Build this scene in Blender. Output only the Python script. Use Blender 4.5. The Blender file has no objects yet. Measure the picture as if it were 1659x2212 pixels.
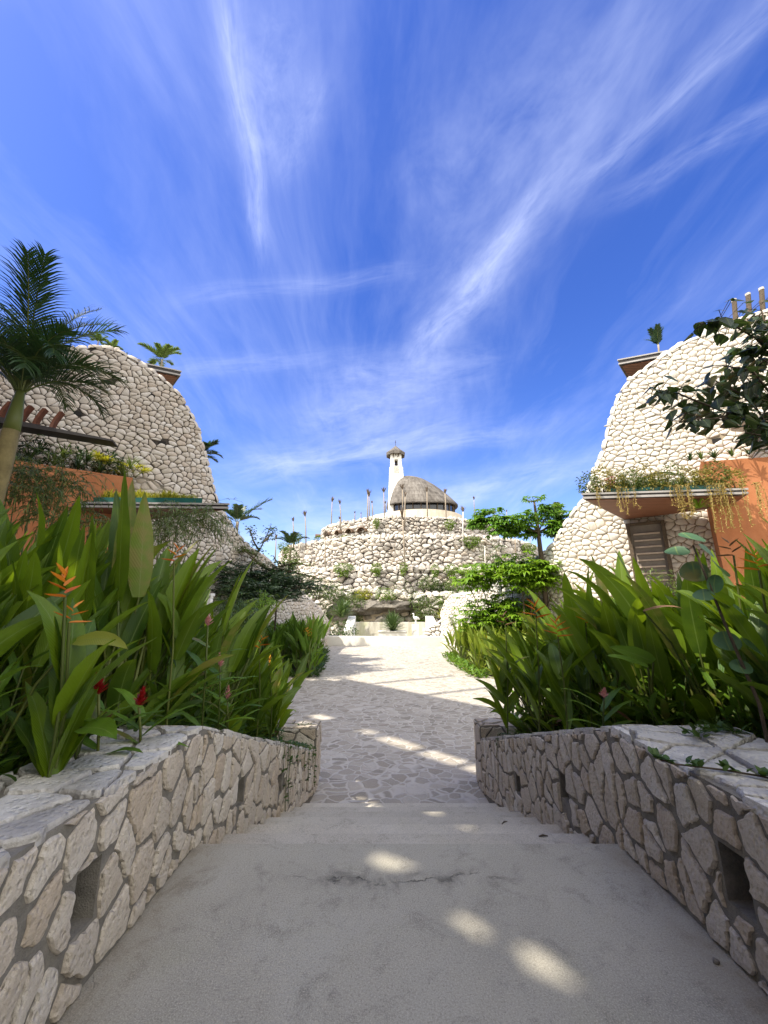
import bpy, math, random
import numpy as np
from mathutils import Vector, Matrix, noise as mnoise

C = bpy.context.scene.collection
SC = bpy.context.scene
R = math.radians
rnd = random.Random(7)

# ------------------------------------------------------------------ camera
EYE = Vector((0, 0, 1.5))
TH = math.atan(207 / 831)
cam = bpy.data.cameras.new('camera')
cam.sensor_fit = 'VERTICAL'
cam.sensor_height = 24
cam.lens = 24 * 831 / 2212
cam.clip_start = 0.05
cam.clip_end = 3000
camo = bpy.data.objects.new('camera', cam)
camo.location = EYE
camo.rotation_euler = (R(90) + TH, 0, 0)
C.objects.link(camo)
SC.camera = camo

# ------------------------------------------------------------------ light
SUN_EL = R(53)
SH = Vector((-0.888, -0.459, 0)).normalized()           # horizontal direction towards the sun
SUN = Vector((SH.x * math.cos(SUN_EL), SH.y * math.cos(SUN_EL), math.sin(SUN_EL)))
sl = bpy.data.lights.new('sun', 'SUN')
sl.energy = 3.2
sl.angle = R(0.53)
sl.color = (1.0, 0.93, 0.82)
so = bpy.data.objects.new('sun', sl)
so.rotation_euler = SUN.to_track_quat('Z', 'Y').to_euler()
C.objects.link(so)

SC.view_settings.view_transform = 'Standard'
SC.view_settings.look = 'None'
SC.view_settings.exposure = 1.34
SC.view_settings.gamma = 1
SC.render.film_transparent = False
SC.cycles.max_bounces = 6
SC.cycles.transparent_max_bounces = 6
SC.cycles.diffuse_bounces = 4

# ------------------------------------------------------------------ node helper
class NT:
    def __init__(s, tree):
        s.t = tree; s.n = tree.nodes; s.l = tree.links
        s.n.clear()
    def new(s, typ, ins=None, **kw):
        nd = s.n.new(typ)
        for k, v in kw.items(): setattr(nd, k, v)
        for k, v in (ins or {}).items():
            s.set(nd.inputs[k], v)
        return nd
    def set(s, sock, v):
        if isinstance(v, bpy.types.NodeSocket): s.l.new(v, sock)
        elif isinstance(v, bpy.types.Node): s.l.new(v.outputs[0], sock)
        else: sock.default_value = v
    def m(s, op, a, b=None, c=None, clamp=False):
        nd = s.n.new('ShaderNodeMath'); nd.operation = op; nd.use_clamp = clamp
        for i, v in enumerate((a, b, c)):
            if v is not None: s.set(nd.inputs[i], v)
        return nd.outputs[0]
    def mix(s, f, a, b, blend='MIX'):
        nd = s.n.new('ShaderNodeMix'); nd.data_type = 'RGBA'; nd.blend_type = blend
        nd.clamp_factor = True
        s.set(nd.inputs[0], f); s.set(nd.inputs[6], a); s.set(nd.inputs[7], b)
        return nd.outputs[2]
    def ramp(s, f, stops, interp='LINEAR'):
        nd = s.n.new('ShaderNodeValToRGB'); nd.color_ramp.interpolation = interp
        e = nd.color_ramp.elements
        while len(e) < len(stops): e.new(0.5)
        for el, (p, c) in zip(e, stops):
            el.position = p; el.color = c4(c)
        s.set(nd.inputs[0], f)
        return nd.outputs[0]
    def noise(s, vec, scale, detail=4, rough=0.55, dist=0.0):
        nd = s.new('ShaderNodeTexNoise', {'Scale': scale, 'Detail': detail, 'Roughness': rough, 'Distortion': dist})
        if vec is not None: s.set(nd.inputs['Vector'], vec)
        return nd.outputs[0]
    def mapping(s, vec, loc=(0, 0, 0), rot=(0, 0, 0), scale=(1, 1, 1), typ='POINT'):
        nd = s.new('ShaderNodeMapping', vector_type=typ)
        s.set(nd.inputs[0], vec)
        nd.inputs[1].default_value = loc
        nd.inputs[2].default_value = rot; nd.inputs[3].default_value = scale
        return nd.outputs[0]

def c4(c):
    if isinstance(c, (int, float)): return (c, c, c, 1)
    return (c[0], c[1], c[2], 1)

# ------------------------------------------------------------------ sky
def build_world():
    w = bpy.data.worlds.new('World'); SC.world = w; w.use_nodes = True
    t = NT(w.node_tree)
    sky = t.new('ShaderNodeTexSky', sky_type='NISHITA', sun_disc=False)
    sky.sun_elevation = SUN_EL
    sky.sun_rotation = math.atan2(SUN.x, SUN.y)
    sky.air_density = 1.0; sky.dust_density = 0.6; sky.ozone_density = 2.2
    d = t.new('ShaderNodeTexCoord').outputs['Generated']
    sep = t.new('ShaderNodeSeparateXYZ', {0: d})
    x, y, z = sep.outputs
    # deeper blue away from the sun
    away = t.new('ShaderNodeVectorMath', {0: d, 1: (-SUN.x, -SUN.y, -SUN.z)}, operation='DOT_PRODUCT').outputs['Value']
    k = t.new('ShaderNodeMapRange', {0: y, 1: -0.4, 2: 0.35, 3: 0.3, 4: 1.32}).outputs[0]
    val = t.new('ShaderNodeMapRange', {0: y, 1: -0.4, 2: 0.3, 3: 1.55, 4: 0.72}).outputs[0]
    deep = t.new('ShaderNodeHueSaturation', {'Hue': 0.523, 'Saturation': k, 'Value': val, 'Fac': 1.0, 'Color': sky.outputs[0]})
    zz = t.m('ADD', t.m('MAXIMUM', z, 0.0), 0.09)
    p = t.new('ShaderNodeCombineXYZ', {0: t.m('DIVIDE', x, zz), 1: t.m('DIVIDE', y, zz), 2: 0.0}).outputs[0]
    wn = t.new('ShaderNodeTexNoise', {'Vector': p, 'Scale': 1.3, 'Detail': 2.0, 'Roughness': 0.5})
    off = t.new('ShaderNodeVectorMath', {0: wn.outputs['Color'], 1: (0.5, 0.5, 0.5)}, operation='SUBTRACT').outputs[0]
    off = t.new('ShaderNodeVectorMath', {0: off, 'Scale': 0.22}, operation='SCALE').outputs[0]
    pw = t.new('ShaderNodeVectorMath', {0: p, 1: off}, operation='ADD').outputs[0]
    # broad thin veil, drawn out along one wind direction
    veil = t.noise(t.mapping(pw, rot=(0, 0, R(22)), scale=(1.7, 0.6, 1)), 1.5, 6, 0.62, 0.5)
    veil = t.new('ShaderNodeMapRange', {0: veil, 1: 0.42, 2: 0.80, 3: 0.0, 4: 0.38}).outputs[0]
    fine = t.noise(t.mapping(pw, rot=(0, 0, R(24)), scale=(7, 1.3, 1)), 2.0, 5, 0.62, 0.5)
    fine2 = t.new('ShaderNodeMapRange', {0: fine, 1: 0.3, 2: 0.75, 3: 0.1, 4: 1.0}).outputs[0]
    tot = t.m('MULTIPLY', veil, t.m('ADD', t.m('MULTIPLY', fine2, 0.7), 0.3))
    # single cirrus streaks: a -> b in the cloud plane, width, strength
    streaks = [((-.245, .36), (-.318, .74), .022, .50), ((-.19, .43), (-.27, .58), .05, .30), ((-.13, .50), (-.23, .62), .03, .22),
               ((.14, 1.2), (.33, .78), .060, .50), ((.20, 1.0), (.44, .46), .11, .32), ((.26, .88), (.37, .62), .035, .30),
               ((.43, .62), (.62, .38), .030, .30), ((.54, .64), (.80, .48), .030, .26), ((.10, .66), (.36, .44), .12, .22),
               ((-.55, .92), (.02, .84), .035, .22), ((-.9, 1.26), (-.25, 1.20), .05, .24), ((-.2, 1.32), (.35, 1.25), .12, .35),
               ((-.8, 2.2), (.25, 1.7), .20, .62), ((-.35, 1.62), (.2, 1.4), .14, .42), ((.2, 2.7), (1.1, 2.1), .22, .46), ((.1, 1.9), (.7, 1.7), .12, .30),
               ((-1.6, 3.9), (-.1, 3.2), .34, .52), ((-.4, 5.0), (1.5, 4.2), .5, .36), ((-.6, 2.9), (.6, 2.6), .25, .35)]
    for n_, (a, b, wd, st) in enumerate(streaks):
        a = Vector(a); b = Vector(b); ax = b - a; L = ax.length; ang = math.atan2(ax.y, ax.x); mid = (a + b) / 2
        q = t.mapping(pw, loc=(mid.x, mid.y, 0), rot=(0, 0, ang), scale=(L * .62, wd, 1), typ='TEXTURE')
        fb = t.noise(t.mapping(q, loc=(n_ * 3.7, n_ * 1.3, n_), scale=(1.3, .8, 1)), 1.5, 4, .68, .3)
        fb = t.new('ShaderNodeMapRange', {0: fb, 1: .25, 2: .78, 3: .05, 4: 1.0}).outputs[0]
        sq = t.new('ShaderNodeSeparateXYZ', {0: q})
        r2 = t.m('ADD', t.m('POWER', t.m('ABSOLUTE', sq.outputs[0]), 4.0), t.m('POWER', t.m('ABSOLUTE', sq.outputs[1]), 2.0))
        g = t.m('MULTIPLY', t.m('EXPONENT', t.m('MULTIPLY', r2, -1.0)), st)
        tot = t.m('ADD', tot, t.m('MULTIPLY', g, fb))
    # low haze of cloud near the horizon
    hz = t.new('ShaderNodeMapRange', {0: z, 1: 0.02, 2: 0.42, 3: 0.12, 4: 0.0}).outputs[0]
    tot = t.m('ADD', tot, hz)
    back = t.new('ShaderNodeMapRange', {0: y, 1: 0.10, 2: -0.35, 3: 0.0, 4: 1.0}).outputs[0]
    tot = t.m('MINIMUM', t.m('MULTIPLY', tot, 0.84), 0.8)
    col = t.mix(tot, deep.outputs[0], (2.7, 3.0, 4.1, 1))
    # bright haze added to the unseen sky behind the camera, lifting the shade
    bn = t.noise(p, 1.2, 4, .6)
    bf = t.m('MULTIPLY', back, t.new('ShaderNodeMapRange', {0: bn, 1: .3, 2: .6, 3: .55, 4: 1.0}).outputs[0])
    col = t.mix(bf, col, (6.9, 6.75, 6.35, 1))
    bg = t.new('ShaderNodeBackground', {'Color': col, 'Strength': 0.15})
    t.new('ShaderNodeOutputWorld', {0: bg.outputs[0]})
build_world()

# ------------------------------------------------------------------ measuring helpers (photo at 1659 x 2212)
def ray(px, py):
    u = (px - 829.5) / 831; v = (1106 - py) / 831
    return Vector((u, math.cos(TH) - v * math.sin(TH), math.sin(TH) + v * math.cos(TH)))
def atY(px, py, y):
    d = ray(px, py); return EYE + d * (y / d.y)
def atZ(px, py, z):
    d = ray(px, py); return EYE + d * ((z - EYE.z) / d.z)

# ------------------------------------------------------------------ mesh helper
class MB:
    def __init__(s): s.v = []; s.f = []; s.uv = []; s.mi = []; s.cur = 0
    def vert(s, p): s.v.append((p[0], p[1], p[2])); return len(s.v) - 1
    def face(s, idx, uv=None):
        s.f.append(tuple(idx)); s.mi.append(s.cur)
        s.uv.append(uv if uv else [(0, 0)] * len(idx))
    def quad(s, a, b, c, d): s.face([s.vert(p) for p in (a, b, c, d)])
    def box(s, lo, hi):
        x0, y0, z0 = lo; x1, y1, z1 = hi
        s.prism([(x0, y0), (x1, y0), (x1, y1), (x0, y1)], z0, z1)
    def prism(s, poly, z0, z1):
        n = len(poly)
        b = [s.vert((p[0], p[1], z0 if not callable(z0) else z0(p))) for p in poly]
        t = [s.vert((p[0], p[1], z1 if not callable(z1) else z1(p))) for p in poly]
        s.face(b[::-1]); s.face(t)
        for i in range(n): s.face([b[i], b[(i + 1) % n], t[(i + 1) % n], t[i]])
    def obox(s, c, ax, ay, az):
        c = Vector(c); ax = Vector(ax); ay = Vector(ay); az = Vector(az)
        ids = [s.vert(c + ax * i + ay * j + az * k) for k in (-1, 1) for j in (-1, 1) for i in (-1, 1)]
        for q in ((0, 2, 3, 1), (4, 5, 7, 6), (0, 1, 5, 4), (2, 6, 7, 3), (0, 4, 6, 2), (1, 3, 7, 5)):
            s.face([ids[k] for k in q])
    def tube(s, pts, rad, n=6, cap=True):
        pts = [Vector(p) for p in pts]; rings = []
        up = Vector((0.13, 0.07, 1))
        for i, p in enumerate(pts):
            tg = (pts[min(i + 1, len(pts) - 1)] - pts[max(i - 1, 0)])
            tg = tg.normalized() if tg.length > 1e-9 else Vector((0, 0, 1))
            a = tg.cross(up)
            if a.length < 0.05: a = tg.cross(Vector((1, 0, 0)))
            a.normalize(); b = tg.cross(a)
            r = rad[i] if isinstance(rad, (list, tuple)) else rad
            rings.append([s.vert(p + a * (r * math.cos(2 * math.pi * k / n)) + b * (r * math.sin(2 * math.pi * k / n))) for k in range(n)])
        for i in range(len(rings) - 1):
            for k in range(n):
                s.face([rings[i][k], rings[i][(k + 1) % n], rings[i + 1][(k + 1) % n], rings[i + 1][k]],
                       [(k / n, i / len(rings)), ((k + 1) / n, i / len(rings)), ((k + 1) / n, (i + 1) / len(rings)), (k / n, (i + 1) / len(rings))])
        if cap: s.face(rings[0][::-1]); s.face(rings[-1])
    def build(s, name, mats, parent=None, smooth=False, loc=None):
        me = bpy.data.meshes.new(name)
        me.from_pydata(s.v, [], s.f)
        uvl = me.uv_layers.new(name='UVMap')
        flat = np.array([c for u in s.uv for p in u for c in p], dtype=np.float32)
        if len(flat): uvl.data.foreach_set('uv', flat)
        if not isinstance(mats, (list, tuple)): mats = [mats]
        for m in mats: me.materials.append(m)
        if len(mats) > 1: me.polygons.foreach_set('material_index', np.array(s.mi, dtype=np.int32))
        if smooth: me.polygons.foreach_set('use_smooth', np.ones(len(s.f), dtype=bool))
        me.update()
        o = bpy.data.objects.new(name, me)
        C.objects.link(o)
        if parent is not None: o.parent = parent
        if loc is not None: o.location = loc
        return o

def tag(o, label=None, cat=None, group=None, kind=None):
    if label: o['label'] = label
    if cat: o['category'] = cat
    if group: o['group'] = group
    if kind: o['kind'] = kind
    return o
def thing(name, label, cat, group=None, loc=(0, 0, 0), rz=0.0, sc=1.0):
    o = bpy.data.objects.new(name, None); C.objects.link(o)
    o.location = loc; o.rotation_euler = (0, 0, rz); o.scale = (sc, sc, sc)
    o.empty_display_size = 0.2
    return tag(o, label, cat, group)
def dup(root, loc, rz=0.0, sc=1.0, label=None, group=None, tilt=None):
    def cp(o, par):
        c = o.copy(); C.objects.link(c); c.parent = par
        for ch in [q for q in KIDS.get(o.name, [])]: cp(ch, c)
        return c
    if root.name not in KIDS: index_kids(root)
    r = cp(root, None)
    r.location = loc; r.rotation_euler = (tilt[0] if tilt else 0, tilt[1] if tilt else 0, rz); r.scale = (sc, sc, sc)
    if label: r['label'] = label
    if group: r['group'] = group
    return r
KIDS = {}
def index_kids(root):
    def go(o):
        KIDS[o.name] = list(o.children)
        for c in o.children: go(c)
    go(root)

# ------------------------------------------------------------------ materials
def new_mat(name):
    m = bpy.data.materials.new(name); m.use_nodes = True
    return m, NT(m.node_tree)
def finish(t, col, rough=0.8, bump=None, bstr=0.4, bdist=0.02, spec=0.3, metal=0.0):
    b = t.new('ShaderNodeBsdfPrincipled', {'Base Color': col, 'Roughness': rough, 'Specular IOR Level': spec, 'Metallic': metal})
    if bump is not None:
        bn = t.new('ShaderNodeBump', {'Strength': bstr, 'Distance': bdist, 'Height': bump})
        t.set(b.inputs['Normal'], bn)
    t.new('ShaderNodeOutputMaterial', {0: b.outputs[0]})
    return b
def obj_vec(t): return t.new('ShaderNodeTexCoord').outputs['Object']
def pos_vec(t): return t.new('ShaderNodeNewGeometry').outputs['Position']

def mat_plain(name, c, rough=0.7, var=0.12, scale=6, bstr=0.15, spec=0.3, metal=0.0):
    m, t = new_mat(name); v = obj_vec(t)
    n = t.noise(v, scale, 6, 0.6); n2 = t.noise(v, scale * 9, 4, 0.6)
    f = t.m('ADD', t.m('MULTIPLY', n, 0.7), t.m('MULTIPLY', n2, 0.3))
    col = t.ramp(f, [(0.25, tuple(x * (1 - var * 1.6) for x in c)), (0.75, tuple(min(1, x * (1 + var * 1.6)) for x in c))])
    finish(t, col, rough, n2, bstr, 0.01, spec, metal)
    return m

def mat_stone(name, cols, stain, nscale=4.0, fine=40.0, bstr=0.5, bdist=0.02, rough=0.88, streak=None, stain_amt=0.6, pits=0.0):
    """stone whose tone changes from stone to stone (each stone is its own island), with weather stains"""
    m, t = new_mat(name); v = pos_vec(t)
    isl = t.new('ShaderNodeNewGeometry').outputs['Random Per Island']
    col = t.ramp(isl, [(i / (len(cols) - 1), c) for i, c in enumerate(cols)])
    n1 = t.noise(v, nscale, 6, 0.62, 0.3)
    vv = v if streak is None else t.mapping(v, rot=streak[0], scale=streak[1])
    n2 = t.noise(vv, fine, 6, 0.65, 0.2)
    n3 = t.noise(v, nscale * 0.25, 4, 0.6)
    col = t.mix(t.new('ShaderNodeMapRange', {0: n1, 1: 0.46, 2: 0.74, 3: 0.0, 4: stain_amt}).outputs[0], col, c4(stain))
    col = t.mix(t.new('ShaderNodeMapRange', {0: n2, 1: 0.5, 2: 0.75, 3: 0.0, 4: 0.38}).outputs[0], col, c4(tuple(x * 0.55 for x in cols[0])))
    col = t.mix(t.new('ShaderNodeMapRange', {0: n3, 1: 0.3, 2: 0.7, 3: 0.0, 4: 0.2}).outputs[0], col, c4(tuple(min(1, x * 1.2) for x in cols[-1])))
    h = t.m('ADD', t.m('MULTIPLY', n2, 0.6), t.m('MULTIPLY', n1, 0.8))
    if pits:
        vo = t.new('ShaderNodeTexVoronoi', {'Vector': vv, 'Scale': fine * 0.7})
        pt = t.new('ShaderNodeMapRange', {0: vo.outputs['Distance'], 1: 0.05, 2: 0.45, 3: -pits, 4: 0.0}).outputs[0]
        h = t.m('ADD', h, pt)
    finish(t, col, rough, h, bstr, bdist, 0.25)
    return m

M = {}
M['travertine'] = mat_stone('travertine_rubble', [(.50, .42, .32), (.63, .56, .455), (.53, .43, .315), (.69, .635, .54), (.59, .51, .40), (.51, .455, .375)], (.38, .29, .20), 8, 56, 1.0, .024, .88, ((0, 0, 0), (1.2, 1.2, .85)), .55, .35)
M['cap'] = mat_stone('cap_stone', [(.52, .49, .43), (.62, .59, .53), (.46, .42, .36), (.68, .65, .59)], (.12, .11, .105), 4, 42, .9, .022, .85, None, .8, .5)
M['mortar'] = mat_plain('grey_mortar', (.20, .182, .15), .95, .3, 14, .8)
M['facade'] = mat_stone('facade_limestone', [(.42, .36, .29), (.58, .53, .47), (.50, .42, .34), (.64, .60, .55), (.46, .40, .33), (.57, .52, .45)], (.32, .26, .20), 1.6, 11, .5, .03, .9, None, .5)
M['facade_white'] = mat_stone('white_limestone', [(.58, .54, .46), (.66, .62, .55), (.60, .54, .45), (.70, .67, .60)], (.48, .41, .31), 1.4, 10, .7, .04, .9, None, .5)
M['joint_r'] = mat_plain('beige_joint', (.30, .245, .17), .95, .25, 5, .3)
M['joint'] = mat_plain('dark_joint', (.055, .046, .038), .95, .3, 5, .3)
M['rock'] = mat_stone('terrace_rock', [(.44, .40, .35), (.60, .55, .48), (.34, .30, .26), (.68, .64, .57), (.50, .42, .33), (.62, .57, .50)], (.16, .14, .12), .5, 2.2, 1.0, .25, .92, None, .85)
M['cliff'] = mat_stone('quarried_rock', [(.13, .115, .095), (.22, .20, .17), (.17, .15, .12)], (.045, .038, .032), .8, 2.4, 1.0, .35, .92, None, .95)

def mat_concrete(name, c, crack=True):
    m, t = new_mat(name); v = pos_vec(t)
    big = t.noise(v, 0.9, 6, 0.6, 0.4); mid = t.noise(v, 5.0, 9, 0.78, 0.4); fine = t.noise(v, 150, 4, 0.8)
    col = t.ramp(big, [(.3, tuple(x * .80 for x in c)), (.5, c), (.72, tuple(min(1, x * 1.15) for x in (c[0] * .97, c[1], c[2] * 1.05)))])
    col = t.mix(t.new('ShaderNodeMapRange', {0: mid, 1: .52, 2: .68, 3: 0, 4: .85}).outputs[0], col, c4((c[0] * .50, c[1] * .50, c[2] * .50)))
    # greenish and rusty damp stains
    g = t.noise(v, 1.7, 5, .65)
    col = t.mix(t.new('ShaderNodeMapRange', {0: g, 1: .55, 2: .75, 3: 0, 4: .35}).outputs[0], col, c4((c[0] * .78, c[1] * .82, c[2] * .62)))
    col = t.mix(t.new('ShaderNodeMapRange', {0: fine, 1: .48, 2: .62, 3: 0, 4: .85}).outputs[0], col, c4((c[0] * 1.4, c[1] * 1.38, c[2] * 1.33)))
    spk = t.noise(v, 105, 5, .75)
    col = t.mix(t.new('ShaderNodeMapRange', {0: spk, 1: .52, 2: .68, 3: 0, 4: .75}).outputs[0], col, c4(tuple(x * .45 for x in c)))
    xw = t.m('ABSOLUTE', t.m('SUBTRACT', t.new('ShaderNodeSeparateXYZ', {0: v}).outputs[0], .155))
    dirt = t.m('MULTIPLY', t.new('ShaderNodeMapRange', {0: t.m('ADD', xw, t.m('MULTIPLY', t.noise(v, 2.2, 5, .6), .5)), 1: 1.35, 2: 1.7, 3: 0, 4: .6}).outputs[0], t.new('ShaderNodeMapRange', {0: mid, 1: .35, 2: .6, 3: .3, 4: 1}).outputs[0])
    col = t.mix(dirt, col, c4((c[0] * .68, c[1] * .58, c[2] * .45)))
    h = t.m('ADD', t.m('MULTIPLY', mid, .5), t.m('MULTIPLY', fine, .5))
    if crack:
        wv = t.new('ShaderNodeVectorMath', {0: t.new('ShaderNodeTexNoise', {'Vector': v, 'Scale': 3.0, 'Detail': 6.0}).outputs['Color'], 'Scale': .55}, operation='SCALE').outputs[0]
        pv = t.new('ShaderNodeVectorMath', {0: v, 1: wv}, operation='ADD').outputs[0]
        vo = t.new('ShaderNodeTexVoronoi', {'Vector': pv, 'Scale': .85}, feature='DISTANCE_TO_EDGE')
        ck = t.new('ShaderNodeMapRange', {0: vo.outputs['Distance'], 1: .001, 2: .006, 3: 1, 4: 0}).outputs[0]
        gate = t.new('ShaderNodeMapRange', {0: t.noise(v, 1.6, 4), 1: .56, 2: .66, 3: 0, 4: .8}).outputs[0]
        ck = t.m('MULTIPLY', ck, gate)
        col = t.mix(ck, col, c4(tuple(x * .30 for x in c)))
        h = t.m('SUBTRACT', h, ck)
    if crack:      # worn, patched line across the landing
        sv = t.new('ShaderNodeSeparateXYZ', {0: v}); lw = t.noise(v, 2.4, 7, .7)
        dl = t.m('ABSOLUTE', t.m('SUBTRACT', t.m('ADD', sv.outputs[1], t.m('MULTIPLY', lw, .42)), 2.84))
        gx = t.new('ShaderNodeMapRange', {0: t.m('ABSOLUTE', t.m('SUBTRACT', sv.outputs[0], .1)), 1: .35, 2: .75, 3: 1, 4: 0}).outputs[0]
        band = t.m('MULTIPLY', t.new('ShaderNodeMapRange', {0: dl, 1: .0, 2: .10, 3: 1, 4: 0}).outputs[0], gx)
        col = t.mix(t.m('MULTIPLY', band, t.new('ShaderNodeMapRange', {0: mid, 1: .42, 2: .6, 3: 0, 4: .8}).outputs[0]), col, c4((c[0] * .42, c[1] * .42, c[2] * .42)))
        ln = t.m('MULTIPLY', t.m('MULTIPLY', t.new('ShaderNodeMapRange', {0: dl, 1: .002, 2: .009, 3: .9, 4: 0}).outputs[0], gx), t.new('ShaderNodeMapRange', {0: t.noise(v, 9, 4), 1: .42, 2: .58, 3: 0, 4: 1}).outputs[0])
        col = t.mix(ln, col, c4(tuple(x * .22 for x in c))); h = t.m('SUBTRACT', h, t.m('MULTIPLY', ln, .8))
    isl = t.new('ShaderNodeNewGeometry').outputs['Random Per Island']
    if not crack: col = t.mix(1.0, col, t.ramp(isl, [(0, .80), (1, 1.15)]), 'MULTIPLY')
    finish(t, col, .9, h, .8, .014, .2)
    return m
M['concrete'] = mat_concrete('worn_concrete', (.40, .372, .30))
M['step'] = mat_concrete('step_concrete', (.47, .43, .35), False)

def mat_paving():
    m, t = new_mat('crazy_paving'); v = pos_vec(t)
    wn = t.new('ShaderNodeTexNoise', {'Vector': v, 'Scale': 2.6, 'Detail': 3.0})
    wv = t.new('ShaderNodeVectorMath', {0: wn.outputs['Color'], 'Scale': .28}, operation='SCALE').outputs[0]
    pv = t.new('ShaderNodeVectorMath', {0: v, 1: wv}, operation='ADD').outputs[0]
    pv = t.mapping(pv, scale=(1, 1.15, 0.0))
    vo = t.new('ShaderNodeTexVoronoi', {'Vector': pv, 'Scale': 4.6, 'Randomness': .92}, feature='F1')
    ve = t.new('ShaderNodeTexVoronoi', {'Vector': pv, 'Scale': 4.6, 'Randomness': .92}, feature='DISTANCE_TO_EDGE')
    rn = t.new('ShaderNodeSeparateXYZ', {0: vo.outputs['Color']}).outputs[0]
    stone = t.ramp(rn, [(0, (.26, .23, .18)), (.35, (.38, .34, .275)), (.6, (.44, .395, .325)), (.8, (.31, .27, .21)), (1, (.50, .46, .39))])
    n = t.noise(v, 9, 6, .65, .3)
    stone = t.mix(t.new('ShaderNodeMapRange', {0: n, 1: .5, 2: .75, 3: 0, 4: .5}).outputs[0], stone, (.29, .265, .23, 1))
    n2 = t.noise(v, 45, 4, .6)
    stone = t.mix(t.new('ShaderNodeMapRange', {0: n2, 1: .55, 2: .7, 3: 0, 4: .3}).outputs[0], stone, (.66, .63, .57, 1))
    jm = t.noise(v, 1.1, 3)
    joint = t.mix(jm, (.56, .52, .45, 1), (.44, .40, .34, 1))
    e = t.new('ShaderNodeMapRange', {0: ve.outputs['Distance'], 1: .03, 2: .10, 3: 0, 4: 1}).outputs[0]
    col = t.mix(e, joint, stone)
    h = t.m('ADD', t.m('MULTIPLY', e, 1.0), t.m('ADD', t.m('MULTIPLY', n, .35), t.m('MULTIPLY', rn, .45)))
    finish(t, col, .85, h, .6, .02, .25)
    return m
M['paving'] = mat_paving()
M['soil'] = mat_plain('dark_soil', (.035, .026, .018), .95, .4, 9, .8)
M['ground'] = mat_plain('dry_ground', (.22, .19, .13), .95, .3, .5, .5)
def mat_stucco():
    m, t = new_mat('terracotta_stucco'); v = pos_vec(t); c = (.41, .165, .072)
    a = t.noise(v, 1.3, 6, .65); st = t.noise(t.mapping(v, scale=(3.2, 3.2, .25)), 1.6, 6, .65); f = t.noise(v, 60, 3, .6)
    col = t.ramp(a, [(.3, (.36, .135, .055)), (.55, c), (.75, (.46, .20, .095))])
    col = t.mix(t.new('ShaderNodeMapRange', {0: st, 1: .52, 2: .72, 3: 0, 4: .4}).outputs[0], col, (.27, .11, .055, 1))
    finish(t, col, .92, f, .4, .01, .2); return m
M['stucco_l'] = mat_stucco()
M['stucco_r'] = M['stucco_l']
M['plaster'] = mat_plain('white_plaster', (.78, .76, .70), .8, .05, 3, .12)
M['cream'] = mat_plain('cream_plaster', (.66, .57, .44), .85, .14, 1.2, .2)
M['curbwhite'] = mat_plain('pale_render', (.72, .69, .62), .8, .08, 2, .15)
M['steel'] = mat_plain('dark_steel', (.035, .03, .028), .55, .2, 4, .05, .4)
M['lightsteel'] = mat_plain('grey_steel_edge', (.33, .31, .29), .45, .12, 4, .05, .5)
M['rust'] = mat_plain('rusty_steel', (.12, .042, .022), .75, .3, 7, .2)
M['teal'] = mat_plain('teal_painted_metal', (.012, .095, .078), .5, .12, 5, .05)
M['dark'] = mat_plain('dark_opening', (.02, .018, .016), .9, .1)
M['glassdark'] = mat_plain('dark_glass', (.02, .022, .025), .12, .1, 2, .0, .6)
M['greyshade'] = mat_plain('grey_concrete_niche', (.36, .33, .29), .9, .12, 2, .2)
M['pole'] = mat_plain('pale_trunk', (.30, .245, .18), .85, .2, 6, .3)
M['polewhite'] = mat_plain('whitewashed_trunk', (.66, .62, .55), .85, .15, 6, .3)
M['drypalm'] = mat_plain('tied_dry_fronds', (.15, .115, .085), .9, .3, 9, .3)
M['palmtrunk'] = mat_plain('olive_palm_trunk', (.19, .15, .06), .8, .3, 3, .4)
M['bark'] = mat_plain('brown_bark', (.10, .075, .05), .9, .3, 12, .6)
M['bronze'] = mat_plain('bell_bronze', (.06, .045, .03), .5, .2, 8, .1, .5, .6)

def mat_wood():
    m, t = new_mat('wood_soffit'); v = pos_vec(t)
    w = t.new('ShaderNodeTexWave', {'Vector': v, 'Scale': 1.6, 'Distortion': .2}, bands_direction='Y')
    n = t.noise(t.mapping(v, scale=(1, 14, 1)), 3, 5)
    col = t.ramp(n, [(.3, (.13, .055, .03)), (.7, (.23, .10, .055))])
    g = t.new('ShaderNodeMapRange', {0: w.outputs[1], 1: 0, 2: .12, 3: .35, 4: 1}).outputs[0]
    col = t.mix(1.0, col, g, 'MULTIPLY')
    finish(t, col, .6, g, .3, .01)
    return m
M['wood'] = mat_wood()
def mat_thatch():
    m, t = new_mat('grey_thatch'); v = obj_vec(t)
    uv = t.new('ShaderNodeUVMap').outputs[0]
    n = t.noise(t.mapping(uv, scale=(90, 9, 1)), 1.0, 6, .7)
    n2 = t.noise(t.mapping(uv, scale=(16, 5, 1)), 1.0, 4, .6)
    w = t.new('ShaderNodeTexWave', {'Vector': uv, 'Scale': 4.5, 'Distortion': 1.4, 'Detail': 3.0}, bands_direction='Y', wave_profile='SAW')
    f = t.m('ADD', t.m('MULTIPLY', n, .5), t.m('ADD', t.m('MULTIPLY', n2, .45), t.m('MULTIPLY', w.outputs[1], .05)))
    col = t.ramp(f, [(.34, (.05, .045, .04)), (.5, (.145, .13, .115)), (.68, (.27, .25, .225))])
    finish(t, col, .95, f, .9, .25, .1)
    return m
M['thatch'] = mat_thatch()

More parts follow.
